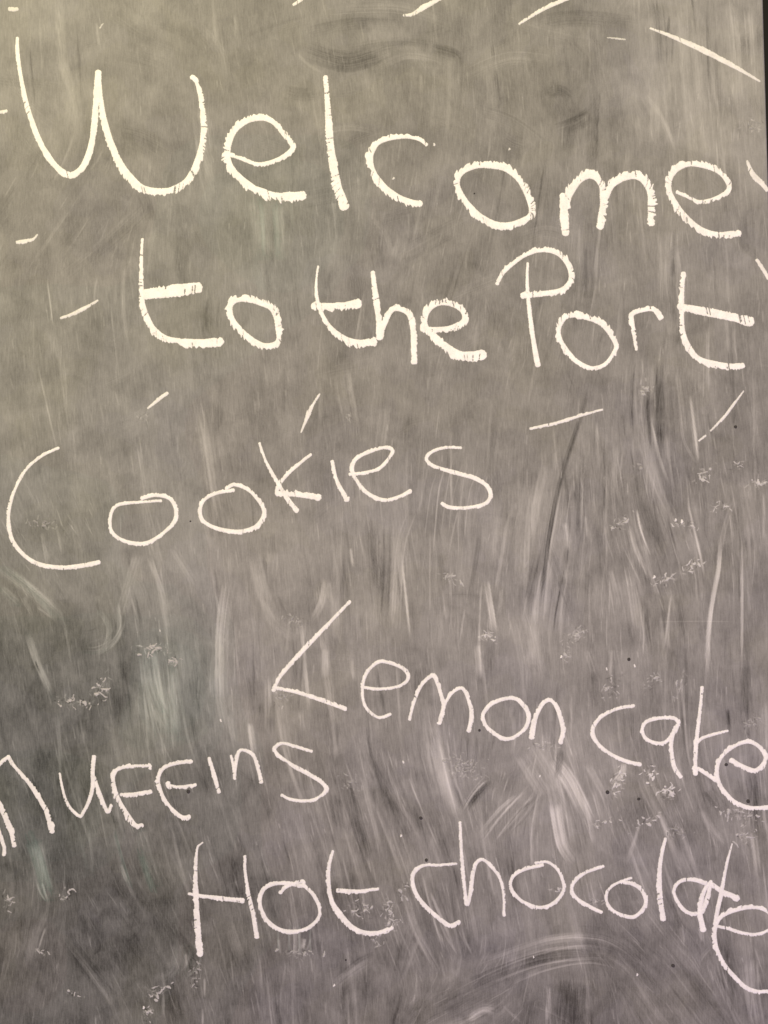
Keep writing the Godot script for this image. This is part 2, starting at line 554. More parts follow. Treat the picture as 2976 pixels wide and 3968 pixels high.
	sweep(O, [1440, 960, 1410, 990, 1390, 1030], 16, 0.3)
	sweep(O, [60, 520, 150, 740, 200, 800], 30, -0.18)
	sweep(O, [960, 250, 1010, 340, 1040, 400], 30, 0.2)
	sweep(O, [930, 560, 960, 640, 980, 760], 40, -0.14)
	sweep(O, [640, 600, 680, 720, 690, 820], 30, -0.12)
	O = [0, 1505, 0.5, 1.4]
	sweep(O, [250, 1000, 340, 1130, 460, 1290, 520, 1420], 80, -0.36)
	sweep(O, [310, 1080, 420, 1230, 515, 1405], 28, 0.45)
	sweep(O, [350, 1100, 450, 1230, 520, 1340], 10, 0.3)
	sweep(O, [150, 620, 180, 760, 210, 880], 80, 0.55, 0.9)
	sweep(O, [180, 800, 192, 840, 207, 887], 12, 1.0, 0.5)
	sweep(O, [200, 920, 150, 1040, 110, 1180], 40, 0.32)
	sweep(O, [195, 990, 180, 1040, 165, 1095], 10, 0.9)
	sweep(O, [130, 900, 100, 950, 70, 1010], 40, -0.2)
	sweep(O, [60, 1000, 40, 1120, 20, 1280], 50, 0.2)
	sweep(O, [380, 560, 395, 680, 402, 780], 14, 0.4, 0.3)
	sweep(O, [340, 420, 355, 500, 375, 600], 12, 0.38)
	sweep(O, [520, 720, 532, 760, 547, 805], 16, 0.55, 0.6)
	sweep(O, [600, 560, 640, 700, 680, 820], 60, 0.2, 0.5)
	sweep(O, [800, 1105, 804, 1140, 806, 1175], 14, 1.0)
	sweep(O, [700, 1180, 706, 1220, 712, 1275], 14, 0.9)
	sweep(O, [610, 1240, 650, 1270, 700, 1272], 14, 0.6)
	sweep(O, [1200, 1040, 1206, 1070, 1208, 1112], 14, 0.6)
	sweep(O, [1270, 980, 1272, 1050, 1273, 1135], 16, 0.65)
	sweep(O, [1312, 1040, 1306, 1065, 1300, 1092], 26, 0.75)
	sweep(O, [1342, 1040, 1334, 1070, 1320, 1102], 10, 0.6)
	sweep(O, [702, 1290, 703, 1330, 703, 1385], 13, 0.6)
	sweep(O, [882, 1210, 882, 1250, 881, 1302], 11, 0.8)
	sweep(O, [876, 1340, 875, 1380, 874, 1420], 11, 0.8)
	sweep(O, [1120, 1080, 1126, 1180, 1132, 1290], 10, 0.35)
	sweep(O, [1232, 1130, 1216, 1240, 1204, 1375], 10, 0.35)
	sweep(O, [560, 1040, 600, 1110, 640, 1180], 40, -0.25)
	sweep(O, [750, 1010, 810, 1080, 880, 1160], 40, -0.3)
	sweep(O, [770, 1060, 750, 1170, 690, 1230], 46, 0.32)
	sweep(O, [860, 1130, 840, 1180, 800, 1200], 16, 0.35)
	sweep(O, [520, 1230, 524, 1260, 516, 1290], 10, 0.5)
	sweep(O, [420, 1040, 430, 1080, 410, 1110], 14, -0.3)
	sweep(O, [600, 1010, 580, 1030, 545, 1055], 16, -0.3)
	sweep(O, [450, 900, 520, 980, 560, 1060], 60, -0.15)
	sweep(O, [60, 0, 100, 120, 140, 260], 80, -0.15)
	sweep(O, [1180, 760, 1240, 900, 1290, 1000], 40, -0.1)
	sweep(O, [1280, 500, 1330, 640, 1380, 760], 40, 0.15)
	sweep(O, [1000, 440, 1060, 620, 1120, 760], 40, 0.12)
	O = [0, 0, 1.0, 0.85]
	sweep(O, [650, 70, 760, 48, 880, 52], 34, -0.16)
	sweep(O, [655, 104, 740, 132, 800, 120, 860, 98], 50, -0.3)
	sweep(O, [760, 104, 860, 90, 960, 104], 20, -0.16)
	sweep(O, [930, 105, 985, 122, 990, 152], 32, -0.26)
	sweep(O, [640, 112, 666, 140, 700, 160], 8, 0.25)
	sweep(O, [800, 152, 880, 118, 960, 134], 22, 0.2)
	sweep(O, [1180, 203, 1210, 195, 1238, 216], 30, -0.25)
	sweep(O, [1198, 284, 1250, 265, 1292, 232], 36, -0.28)
	sweep(O, [1240, 255, 1270, 240, 1285, 215], 10, 0.2)
	sweep(O, [1390, 198, 1430, 258, 1462, 340], 14, 0.35)
	sweep(O, [1368, 206, 1392, 250, 1414, 296], 24, -0.16)
	sweep(O, [340, 432, 230, 530, 120, 610], 34, -0.18)
	sweep(O, [300, 446, 210, 530, 100, 620], 12, 0.16)
	sweep(O, [236, 236, 246, 300, 240, 350], 50, -0.12)
	sweep(O, [304, 412, 318, 440, 328, 478], 28, -0.28)
	sweep(O, [690, 284, 760, 276, 820, 286], 14, 0.16)
	sweep(O, [540, 300, 580, 318, 630, 330], 50, -0.12)
	sweep(O, [610, 200, 650, 206, 690, 204], 34, -0.16)
	sweep(O, [640, 430, 700, 420, 790, 404], 46, -0.13)
	sweep(O, [800, 470, 830, 500, 850, 560], 12, 0.22)
	sweep(O, [806, 500, 812, 550, 818, 600], 34, -0.22)
	sweep(O, [870, 560, 940, 520, 1010, 484], 54, -0.13)
	sweep(O, [900, 566, 970, 494, 1060, 455], 12, 0.15)
	sweep(O, [1120, 520, 1180, 503, 1240, 522], 34, 0.18)
	sweep(O, [1484, 0, 1500, 200, 1520, 420], 56, 0.2)
	sweep(O, [1572, 0, 1584, 120, 1590, 260], 36, 0.22)
	sweep(O, [1622, 0, 1628, 120, 1636, 240], 18, 0.25)
	sweep(O, [1410, 180, 1415, 240, 1412, 330], 26, 0.16)
	sweep(O, [1435, 490, 1436, 560, 1437, 660], 34, 0.26)
	sweep(O, [560, 430, 565, 480, 570, 560], 50, 0.22, 0.5)
	sweep(O, [600, 440, 604, 500, 606, 560], 26, 0.3, 0.5)
	sweep(O, [1110, 60, 1240, 40, 1370, 52], 40, -0.14)
	sweep(O, [1060, 20, 1150, 60, 1280, 90], 30, 0.13)
	sweep(O, [700, 20, 860, 16, 1000, 60], 30, 0.13)
	sweep(O, [420, 60, 470, 120, 480, 200], 40, 0.12)
	sweep(O, [120, 120, 160, 240, 150, 330], 40, 0.1)
	sweep(O, [520, 90, 600, 60, 700, 30], 30, -0.12)
	sweep(O, [1000, 170, 1100, 130, 1200, 140], 40, 0.12)
	sweep(O, [1020, 230, 1110, 260, 1200, 330], 36, -0.12)
	sweep(O, [1300, 130, 1330, 250, 1320, 340], 40, -0.1)
	sweep(O, [1550, 60, 1553, 180, 1556, 300], 8, -0.3)
	sweep(O, [1566, 140, 1582, 230, 1606, 330], 8, -0.3)
	sweep(O, [1640, 560, 1600, 520, 1590, 470], 20, -0.15)
	sweep(O, [1125, 680, 1140, 730, 1134, 800], 46, -0.22)
	sweep(O, [40, 720, 60, 820, 90, 900], 60, 0.12)
	sweep(O, [440, 700, 470, 780, 440, 860], 50, 0.12)
	sweep(O, [990, 720, 960, 800, 950, 870], 40, 0.16)


# a wiped mark given where it is seen, in 1/1659 of the width
func mark(line: Array, width: float, amount: float, hard := 0.4, green := 0.0) -> void:
	var out := []
	var k := 0
	while k < line.size():
		out.append(to_texel(on_board(line[k] * 1.794, line[k + 1] * 1.794)))
		k += 2
	if out.size() == 2:
		out.insert(1, (out[0] + out[1]) * 0.5)
	rub(out, width * 1.794 * k_tex, amount * (0.75 if amount > 0.0 else 0.5), minf(1.0, hard + 0.15), green)


func wiped_marks() -> void:
	# upper part: cloudy dark rubs
	mark([660, 108, 730, 122, 800, 112, 880, 96], 60, -0.10, 0.1)
	mark([740, 104, 860, 92, 950, 98, 1010, 130], 22, -0.06, 0.1)
	mark([690, 132, 750, 144, 820, 120], 18, -0.05, 0.3)
	mark([930, 100, 985, 118, 990, 150], 26, -0.07, 0.1)
	mark([610, 190, 640, 202, 680, 200], 42, -0.05, 0.0)
	mark([700, 60, 790, 45, 900, 40], 24, -0.05, 0.1)
	mark([330, 430, 240, 520, 130, 610], 26, -0.06, 0.2)
	mark([312, 420, 322, 450, 326, 480], 26, -0.09, 0.1)
	mark([220, 520, 190, 560, 100, 640], 16, 0.03, 0.2)
	mark([240, 220, 270, 300, 262, 380], 50, -0.04, 0.0)
	mark([345, 230, 380, 290, 400, 350], 42, -0.04, 0.0)
	mark([640, 440, 720, 470, 800, 460], 70, -0.04, 0.0)
	mark([560, 420, 566, 470, 570, 560], 14, 0.07, 0.4, 0.5)
	mark([592, 430, 596, 490, 600, 560], 18, 0.08, 0.4, 0.5)
	mark([628, 430, 630, 460, 634, 500], 8, 0.05, 0.4, 0.3)
	mark([545, 560, 560, 600, 570, 640], 30, 0.05, 0.2, 0.3)
	mark([810, 500, 822, 545, 812, 590], 36, -0.06, 0.1)
	mark([1310, 60, 1345, 44, 1380, 50], 26, -0.06, 0.1)
	mark([1180, 200, 1210, 190, 1240, 210], 30, -0.07, 0.1)
	mark([1200, 286, 1240, 268, 1282, 238], 36, -0.08, 0.2)
	mark([1150, 340, 1165, 310, 1190, 290], 20, -0.05, 0.1)
	mark([1386, 194, 1425, 245, 1450, 300, 1466, 340], 11, 0.07, 0.6)
	mark([1372, 200, 1405, 260, 1432, 320], 16, -0.05, 0.4)
	mark([1545, 40, 1547, 130, 1549, 250], 8, -0.09, 0.6)
	mark([1562, 130, 1576, 200, 1600, 300, 1612, 400], 9, -0.09, 0.6)
	mark([1575, 430, 1588, 500, 1600, 560], 12, 0.07, 0.6)
	mark([1500, 60, 1505, 160, 1510, 300], 24, 0.06, 0.3)
	mark([1620, 0, 1622, 80, 1630, 160], 20, 0.07, 0.3)
	mark([1600, 12, 1604, 30, 1612, 44], 20, -0.10, 0.3)
	mark([1624, 350, 1630, 450, 1640, 560], 16, 0.07, 0.3)
	mark([1545, 290, 1549, 340, 1552, 400], 5, 0.12, 0.7)
	mark([1130, 690, 1142, 740, 1134, 800], 44, -0.05, 0.1)
	mark([1432, 500, 1434, 560, 1436, 640], 26, 0.06, 0.3)
	mark([1240, 480, 1300, 520, 1330, 560], 90, -0.03, 0.0)
	mark([96, 590, 101, 640, 106, 720], 12, -0.05, 0.4)
	mark([100, 595, 107, 650, 116, 720], 3.2, 0.14, 0.9)
	mark([135, 760, 141, 820, 143, 890], 3.2, 0.09, 0.9)
	mark([1462, 520, 1463, 640, 1464, 770], 2.6, 0.06, 0.9)
	# the middle, left and centre
	mark([178, 890, 186, 940, 182, 1000], 36, -0.08, 0.1)
	mark([160, 985, 166, 1020, 168, 1060], 16, -0.07, 0.3)
	mark([480, 880, 478, 900, 479, 925], 8, -0.08, 0.5)
	mark([540, 880, 580, 910, 590, 960], 50, -0.06, 0.1)
	mark([870, 1130, 862, 1200, 852, 1300, 846, 1380], 20, 0.11, 0.5)
	mark([838, 1125, 830, 1220, 822, 1300, 812, 1390], 24, -0.09, 0.4)
	mark([885, 1130, 884, 1250, 878, 1350], 30, 0.04, 0.2)
	mark([545, 1185, 555, 1260, 560, 1340], 26, 0.06, 0.3)
	mark([592, 1185, 594, 1240, 600, 1300], 24, 0.05, 0.3)
	mark([612, 1290, 618, 1320, 636, 1370], 26, -0.06, 0.2)
	mark([705, 1265, 692, 1310, 676, 1350], 12, 0.06, 0.4)
	mark([675, 1190, 668, 1230, 664, 1270], 12, -0.05, 0.4)
	mark([330, 1190, 345, 1250, 352, 1310], 20, 0.06, 0.3)
	mark([290, 1180, 282, 1230, 270, 1290], 16, 0.05, 0.3)
	mark([0, 1220, 60, 1265, 120, 1330], 22, 0.06, 0.3, 0.4)
	mark([0, 1270, 30, 1300, 70, 1330], 14, -0.05, 0.3)
	mark([80, 1310, 96, 1322, 112, 1336], 4, 0.16, 0.8)
	mark([120, 1090, 126, 1110, 136, 1140], 3.4, 0.10, 0.8)
	mark([720, 892, 722, 1000, 726, 1120, 730, 1240], 2.6, 0.05, 0.9)
	for k in 9:
		var x := 925.0 + k * 17.0
		mark([x + rng.randf_range(0, 14), 985 + rng.randf_range(-30, 40), x - 12, 1060, x - 26, 1110 + rng.randf_range(0, 120)], rng.randf_range(2.0, 4.0), rng.randf_range(0.06, 0.15), 0.9)
	mark([1038, 1110, 1030, 1200, 1010, 1300], 16, -0.05, 0.4)
	# swirl on the left
	for k in 16:
		var r := 26.0 + k * 3.6 + rng.randf_range(-2, 2)
		var a0 := rng.randf_range(-0.4, 0.9)
		var a1 := a0 + rng.randf_range(0.7, 1.5)
		var l := []
		for s in 6:
			var a := lerpf(a0, a1, s / 5.0)
			l.append(190.0 + cos(a) * r * 1.05)
			l.append(1335.0 + sin(a) * r)
		mark(l, rng.randf_range(2.0, 7.0), rng.randf_range(-0.06, 0.13), 0.6, 0.3)
	mark([57, 1366, 72, 1415, 90, 1455, 113, 1510], 13, 0.12, 0.6, 0.3)
	mark([66, 1410, 76, 1432, 86, 1450], 4, -0.10, 0.8)
	mark([0, 1380, 18, 1440, 34, 1520], 44, -0.07, 0.1)
	for k in 9:
		var x := 300.0 + k * 9.5
		mark([x, 1408 + rng.randf_range(-6, 14), x + 8, 1480, x + 22 + rng.randf_range(0, 10), 1540 + rng.randf_range(0, 70)], rng.randf_range(4.0, 10.0), rng.randf_range(0.05, 0.13), 0.6, 0.5)
	mark([246, 1440, 252, 1500, 262, 1590], 40, -0.05, 0.2)
	mark([480, 1380, 486, 1440, 490, 1520], 30, 0.05, 0.3)
	mark([420, 1420, 430, 1480, 440, 1560], 24, -0.06, 0.3)
	mark([540, 1420, 546, 1480, 552, 1560], 22, -0.06, 0.3)
	mark([120, 1545, 124, 1600, 132, 1680], 4, 0.09, 0.8)
	mark([270, 1590, 285, 1640, 300, 1690], 4, 0.07, 0.8)
	# the right side: a fan of wipes with sharp lips
	mark([1322, 890, 1326, 960, 1330, 1060], 20, 0.07, 0.4)
	mark([1392, 960, 1402, 1020, 1418, 1080], 34, 0.08, 0.3)
	mark([1436, 930, 1444, 990, 1456, 1062], 6, 0.10, 0.8)
	mark([1468, 880, 1476, 950, 1510, 1010], 7, 0.12, 0.7)
	mark([1490, 892, 1502, 960, 1509, 1012], 9, 0.14, 0.7)
	mark([1425, 1010, 1445, 1080, 1480, 1150], 60, -0.08, 0.3)
	mark([1375, 1000, 1392, 1090, 1420, 1170, 1450, 1246], 48, -0.08, 0.4)
	mark([1364, 1050, 1378, 1120, 1392, 1180, 1412, 1262], 7, 0.12, 0.7)
	mark([1415, 1080, 1426, 1120, 1446, 1170, 1470, 1220], 16, 0.08, 0.4)
	mark([1352, 1140, 1366, 1200, 1374, 1280], 22, 0.06, 0.4)
	mark([1207, 1020, 1190, 1110, 1178, 1190, 1162, 1370], 15, -0.11, 0.6)
	mark([1219, 1020, 1202, 1110, 1188, 1190, 1172, 1380], 5, 0.12, 0.8)
	mark([1176, 1020, 1160, 1090, 1150, 1160], 13, 0.09, 0.5)
	mark([1244, 1026, 1246, 1090, 1248, 1180], 12, -0.10, 0.5)
	mark([1258, 980, 1256, 1060, 1254, 1160], 6, 0.11, 0.8)
	mark([1285, 1100, 1292, 1200, 1300, 1330], 18, -0.06, 0.3)
	mark([1300, 1170, 1304, 1240, 1302, 1340], 16, 0.05, 0.4)
	mark([1213, 1270, 1226, 1320, 1244, 1360], 28, -0.07, 0.3)
	mark([1556, 1130, 1552, 1230, 1534, 1330, 1530, 1450], 9, 0.12, 0.6)
	mark([1601, 1150, 1604, 1260, 1604, 1430], 5, 0.10, 0.8)
	mark([1446, 1290, 1440, 1350, 1434, 1400], 5, 0.12, 0.8)
	mark([1470, 1300, 1460, 1400, 1458, 1500], 44, -0.05, 0.2)
	mark([1560, 1330, 1570, 1420, 1570, 1560], 44, -0.05, 0.2)
	mark([1400, 1343, 1500, 1341, 1600, 1342], 2.4, 0.05, 0.9)
	mark([1046, 1265, 1056, 1310, 1062, 1370], 12, 0.13, 0.5)
	mark([1630, 900, 1640, 960, 1646, 1020], 18, 0.05, 0.4)
	mark([1560, 860, 1580, 900, 1590, 940], 60, -0.05, 0.1)
	mark([1640, 1640, 1642, 1760, 1640, 1860], 20, 0.05, 0.3)
	# below: leaning wipes
	mark([780, 1560, 830, 1690, 900, 1830], 30, -0.06, 0.4)
	mark([840, 1600, 880, 1700, 930, 1820], 16, -0.06, 0.4)
	mark([812, 1590, 850, 1690, 880, 1770], 12, 0.06, 0.5)
	mark([680, 1560, 700, 1640, 724, 1720], 14, 0.05, 0.4)
	mark([906, 1560, 916, 1650, 936, 1720], 40, 0.05, 0.3)
	mark([1219, 1540, 1230, 1600, 1244, 1700, 1286, 1776], 22, 0.10, 0.4)
	mark([1150, 1580, 1158, 1640, 1170, 1700], 80, 0.05, 0.1)
	mark([1180, 1690, 1200, 1780, 1214, 1860], 16, 0.09, 0.5)
	mark([1060, 1676, 1030, 1712, 1004, 1752], 18, -0.09, 0.6)
	mark([1054, 1668, 1022, 1704, 1000, 1740], 5, 0.11, 0.8)
	for k in 9:
		var o := k * 8.5
		mark([1140 + o * 0.5 + rng.randf_range(-6, 6), 1690 + o * 0.3, 1090 + o * 0.6, 1750 + o * 0.3, 1028 + o * 0.7 + rng.randf_range(0, 20), 1826 - rng.randf_range(0, 30)], rng.randf_range(2.0, 3.6), rng.randf_range(-0.08, 0.13), 0.8)
	mark([1255, 1700, 1300, 1740, 1330, 1790], 50, -0.05, 0.2)
	mark([1380, 1790, 1366, 1830, 1350, 1872], 7, 0.10, 0.7)
	mark([1500, 1720, 1530, 1790, 1555, 1850], 9, 0.10, 0.6)
	mark([1470, 1700, 1490, 1800, 1520, 1900], 30, -0.05, 0.3)
	mark([1400, 1830, 1420, 1880, 1440, 1950], 26, 0.05, 0.3)
	mark([1470, 1990, 1474, 2010, 1478, 2042], 5, 0.12, 0.8)
	mark([1512, 1980, 1516, 2010, 1520, 2040], 5, 0.11, 0.8)
	mark([1600, 1960, 1608, 2060, 1620, 2190], 34, 0.07, 0.3)
	mark([1570, 1990, 1576, 2070, 1586, 2200], 26, -0.06, 0.3)
	# the long light wipe under the word, with its dark companion
	mark([866, 1900, 876, 1950, 894, 2007, 938, 2096], 13, 0.10, 0.5)
	mark([912, 1930, 930, 1980, 950, 2030], 40, -0.05, 0.3)
	mark([926, 1930, 942, 2000, 968, 2060], 5, 0.10, 0.8)
	mark([940, 1965, 962, 2020, 990, 2062], 5, 0.09, 0.8)
	mark([978, 1985, 990, 2010, 1010, 2050], 4, 0.08, 0.8)
	mark([870, 2000, 860, 2060, 846, 2140], 12, -0.10, 0.5)
	# arcs at the bottom
	mark([960, 2150, 1050, 2104, 1150, 2064, 1264, 2041, 1350, 2060], 4, 0.11, 0.9)
	mark([930, 2176, 1020, 2140, 1120, 2092, 1240, 2062, 1330, 2066, 1400, 2100], 40, -0.06, 0.3)
	mark([1096, 2128, 1180, 2094, 1270, 2078, 1340, 2092], 5, 0.12, 0.8)
	mark([1110, 2116, 1190, 2082, 1270, 2068, 1330, 2076], 8, 0.05, 0.7)
	mark([860, 2196, 960, 2190, 1060, 2150, 1140, 2120], 36, -0.05, 0.3)
	mark([1300, 2030, 1380, 2030, 1450, 2090, 1540, 2212], 40, -0.04, 0.3)
	mark([1340, 2060, 1400, 2090, 1460, 2160, 1490, 2212], 18, 0.04, 0.5)
	mark([1226, 2090, 1224, 2150, 1222, 2240], 62, -0.10, 0.3)
	mark([1330, 2100, 1326, 2130, 1320, 2150], 36, -0.05, 0.1)
	mark([1183, 2140, 1181, 2180, 1178, 2240], 6, 0.10, 0.7)
	mark([1010, 2212, 1024, 2190, 1040, 2176], 22, 0.10, 0.3)
	mark([1150, 2168, 1200, 2190, 1240, 2212], 5, 0.07, 0.7)
	# lower left, wiped nearly clean
	mark([58, 1795, 84, 1860, 106, 1940], 40, 0.085, 0.2, 0.9)
	mark([78, 1900, 88, 1930, 102, 1948], 4, 0.22, 0.8, 0.6)
	mark([150, 1740, 170, 1800, 190, 1880], 8, 0.05, 0.5, 0.4)
	mark([246, 1790, 262, 1850, 284, 1920], 10, 0.06, 0.5, 0.7)
	mark([262, 1876, 266, 1890, 274, 1906], 4, 0.14, 0.8, 0.5)
	mark([300, 1830, 316, 1880, 334, 1930], 22, 0.045, 0.3, 0.8)
	mark([130, 2000, 172, 2056, 214, 2104, 262, 2152], 42, -0.085, 0.3)
	mark([146, 2040, 200, 2112, 236, 2160, 258, 2212], 10, 0.08, 0.5)
	mark([172, 2066, 210, 2122, 246, 2176], 3, 0.10, 0.9)
	mark([98, 1960, 76, 2010, 58, 2070, 40, 2150], 12, 0.06, 0.4)
	mark([100, 1998, 90, 2024, 82, 2052], 4, 0.17, 0.7)
	mark([70, 1990, 50, 2050, 36, 2110], 20, 0.04, 0.3)
	mark([106, 2040, 120, 2090, 150, 2140], 22, 0.04, 0.3)
	mark([222, 2032, 214, 2050, 200, 2064], 7, -0.06, 0.3)
	mark([302, 2006, 290, 2022, 272, 2034], 9, -0.05, 0.3)
	mark([385, 2020, 410, 2050, 450, 2100], 22, -0.06, 0.4)
	for k in 7:
		var x := 366.0 + k * 9.0
		mark([x + 16, 2030 + rng.randf_range(0, 16), x + 10, 2080, x - 18, 2112 + rng.randf_range(-6, 8)], rng.randf_range(3.0, 9.0), rng.randf_range(-0.05, 0.09), 0.5, 0.3)
	mark([441, 2106, 441, 2130, 441, 2156], 5, 0.14, 0.7)
	mark([438, 2176, 438, 2200, 436, 2240], 5, 0.14, 0.7)
	mark([352, 2130, 353, 2160, 353, 2200], 4, 0.12, 0.7)
	mark([423, 2090, 424, 2110, 425, 2130], 4, 0.10, 0.7)
	mark([205, 2190, 206, 2206, 206, 2230], 4, 0.10, 0.7)
	mark([553, 2020, 560, 2080, 570, 2150], 4, 0.07, 0.7)
	mark([620, 2070, 610, 2120, 604, 2190], 5, 0.07, 0.7)
	for k in 4:
		mark([604 + k * 22, 1998, 600 + k * 23, 2020, 602 + k * 23, 2064 + rng.randf_range(-12, 8)], 5, 0.13, 0.6, 0.3)


func noise_array(w: int, h: int, seed_value: int, frequency: float, warp := 0.0) -> PackedFloat32Array:
	var n := FastNoiseLite.new()
	n.seed = seed_value
	n.frequency = frequency
	n.noise_type = FastNoiseLite.TYPE_SIMPLEX
	n.fractal_octaves = 4
	if warp > 0.0:
		n.domain_warp_enabled = true
		n.domain_warp_amplitude = warp
		n.domain_warp_frequency = frequency * 0.7
	var im := n.get_image(w, h, false, false, true)
	im.convert(Image.FORMAT_RF)
	im.resize(TEX_W, TEX_H, Image.INTERPOLATE_CUBIC)
	return im.get_data().to_float32_array()


func dust_texture() -> ImageTexture:
	var brushed := noise_array(TEX_W, TEX_H / 8, 3, 0.30)                    # fine grain, drawn out downwards
	var cloud := noise_array(TEX_W / 2, TEX_H / 2, 9, 0.014, 40.0)            # uneven old dust
	var swirl := noise_array(TEX_W / 2, TEX_H / 2, 58, 0.035, 30.0)           # finger-wide smudges
	var drawn := noise_array(TEX_W / 2, TEX_H / 12, 31, 0.045, 8.0)           # the same, drawn out downwards
	var hue := noise_array(TEX_W / 8, TEX_H / 8, 77, 0.02, 10.0)                # shifts the colour a little yellower or bluer here and there
	var tone := []
	for c in 3:
		var l := PackedByteArray()
		for k in 1024:
			var t := k / 1023.0
			var bare: float = [0.034, 0.032, 0.030][c]
			var full: float = [0.74, 0.73, 0.71][c]
			var v := Color(lerpf(bare, full, t), 0, 0).linear_to_srgb().r
			l.append(int(clampf(v * 255.0 + 0.5, 0, 255)))
		tone.append(l)
	var tr: PackedByteArray = tone[0]
	var tg: PackedByteArray = tone[1]
	var tb: PackedByteArray = tone[2]
	var out := PackedByteArray()
	out.resize(TEX_W * TEX_H * 3)
	var o := 0
	var s := 12345
	for i in TEX_W * TEX_H:
		s = (s * 1103515245 + 12345) & 0x7fffffff
		var v := dust[i] + (brushed[i] - 0.5) * 0.075 + (cloud[i] - 0.5) * 0.09 + (swirl[i] - 0.5) * 0.06 + (drawn[i] - 0.5) * 0.035 + ((s >> 16 & 255) - 128) * 0.00016
		var k := clampi(int(v * 1023.0), 14, 1000)
		var g := tinge[i]
		out[o] = tr[k] - int(g * 13.0)
		out[o + 1] = tg[k]
		out[o + 2] = clampi(tb[k] - int(g * 4.0 + (hue[i] - 0.5) * 7.0), 0, 255)
		o += 3
	var im := Image.create_from_data(TEX_W, TEX_H, false, Image.FORMAT_RGB8, out)
	return ImageTexture.create_from_image(im)


# ------------------------------------------------------------------ lines
func smooth_line(p: Array, step: float) -> PackedVector2Array:
	var dense := PackedVector2Array()
	var n := p.size()
	for i in n - 1:
		var a: Vector2 = p[maxi(i - 1, 0)]
		var b: Vector2 = p[i]
		var c: Vector2 = p[i + 1]
		var d: Vector2 = p[mini(i + 2, n - 1)]
		var m := int(b.distance_to(c) / step) + 1
		# centripetal enough: tangents no longer than the segment
		var tb := (c - a) * 0.5
		var tc := (d - b) * 0.5
		var l := b.distance_to(c) * 1.1
		tb = tb.limit_length(l)
		tc = tc.limit_length(l)
		for k in m:
			var t := k / float(m)
			var t2 := t * t
			var t3 := t2 * t
			dense.append(b * (2 * t3 - 3 * t2 + 1) + tb * (t3 - 2 * t2 + t) + c * (-2 * t3 + 3 * t2) + tc * (t3 - t2))
	dense.append(p[n - 1])
	return dense


func chatter(t: float, row: int) -> float:
	var i := int(floor(t))
	var f := t - i
	var a := tooth[(i + row * 517) & 4095]
	var b := tooth[(i + 1 + row * 517) & 4095]
	return lerpf(a, b, f)


# ------------------------------------------------------------------ chalk
# One mark of chalk: strokes laid into one grid, and the grid's outline turned into a thin crust that stands on the board.
# stroke: [points as x, y, ..., width at the start, in the middle, at the end, teeth, cracks]; points in the units of the close view they were read in
const CELL := 2.3


func chalk(called: String, parent: Node, strokes: Array, thick := 0.35, strength := 1.0, said := "") -> void:
	var lines := []
	var lo := Vector2(1e9, 1e9)
	var hi := -lo
	for s in strokes:
		var pts := []
		var raw: Array = s.p
		var k := 0
		while k < raw.size():
			var q := on_board(s.o.x + raw[k] / s.k, s.o.y + raw[k + 1] / s.k)
			pts.append(q)
			k += 2
		var line := smooth_line(pts, 1.15)
		for q in line:
			lo = lo.min(q)
			hi = hi.max(q)
		lines.append(line)
	lo = (lo - Vector2(40, 40)).floor()
	var nx := int((hi.x + 40 - lo.x) / CELL) + 2
	var ny := int((hi.y + 40 - lo.y) / CELL) + 2
	var g := PackedFloat32Array()
	g.resize(nx * ny)
	for n in strokes.size():
		lay_stroke(g, nx, ny, lo, lines[n], strokes[n])
	var mi := MeshInstance3D.new()
	mi.name = called
	mi.mesh = crust(g, nx, ny, lo, thick, strength)
	mi.material_override = chalk_material
	if said:
		mi.set_meta("label", said)
	parent.add_child(mi, true)


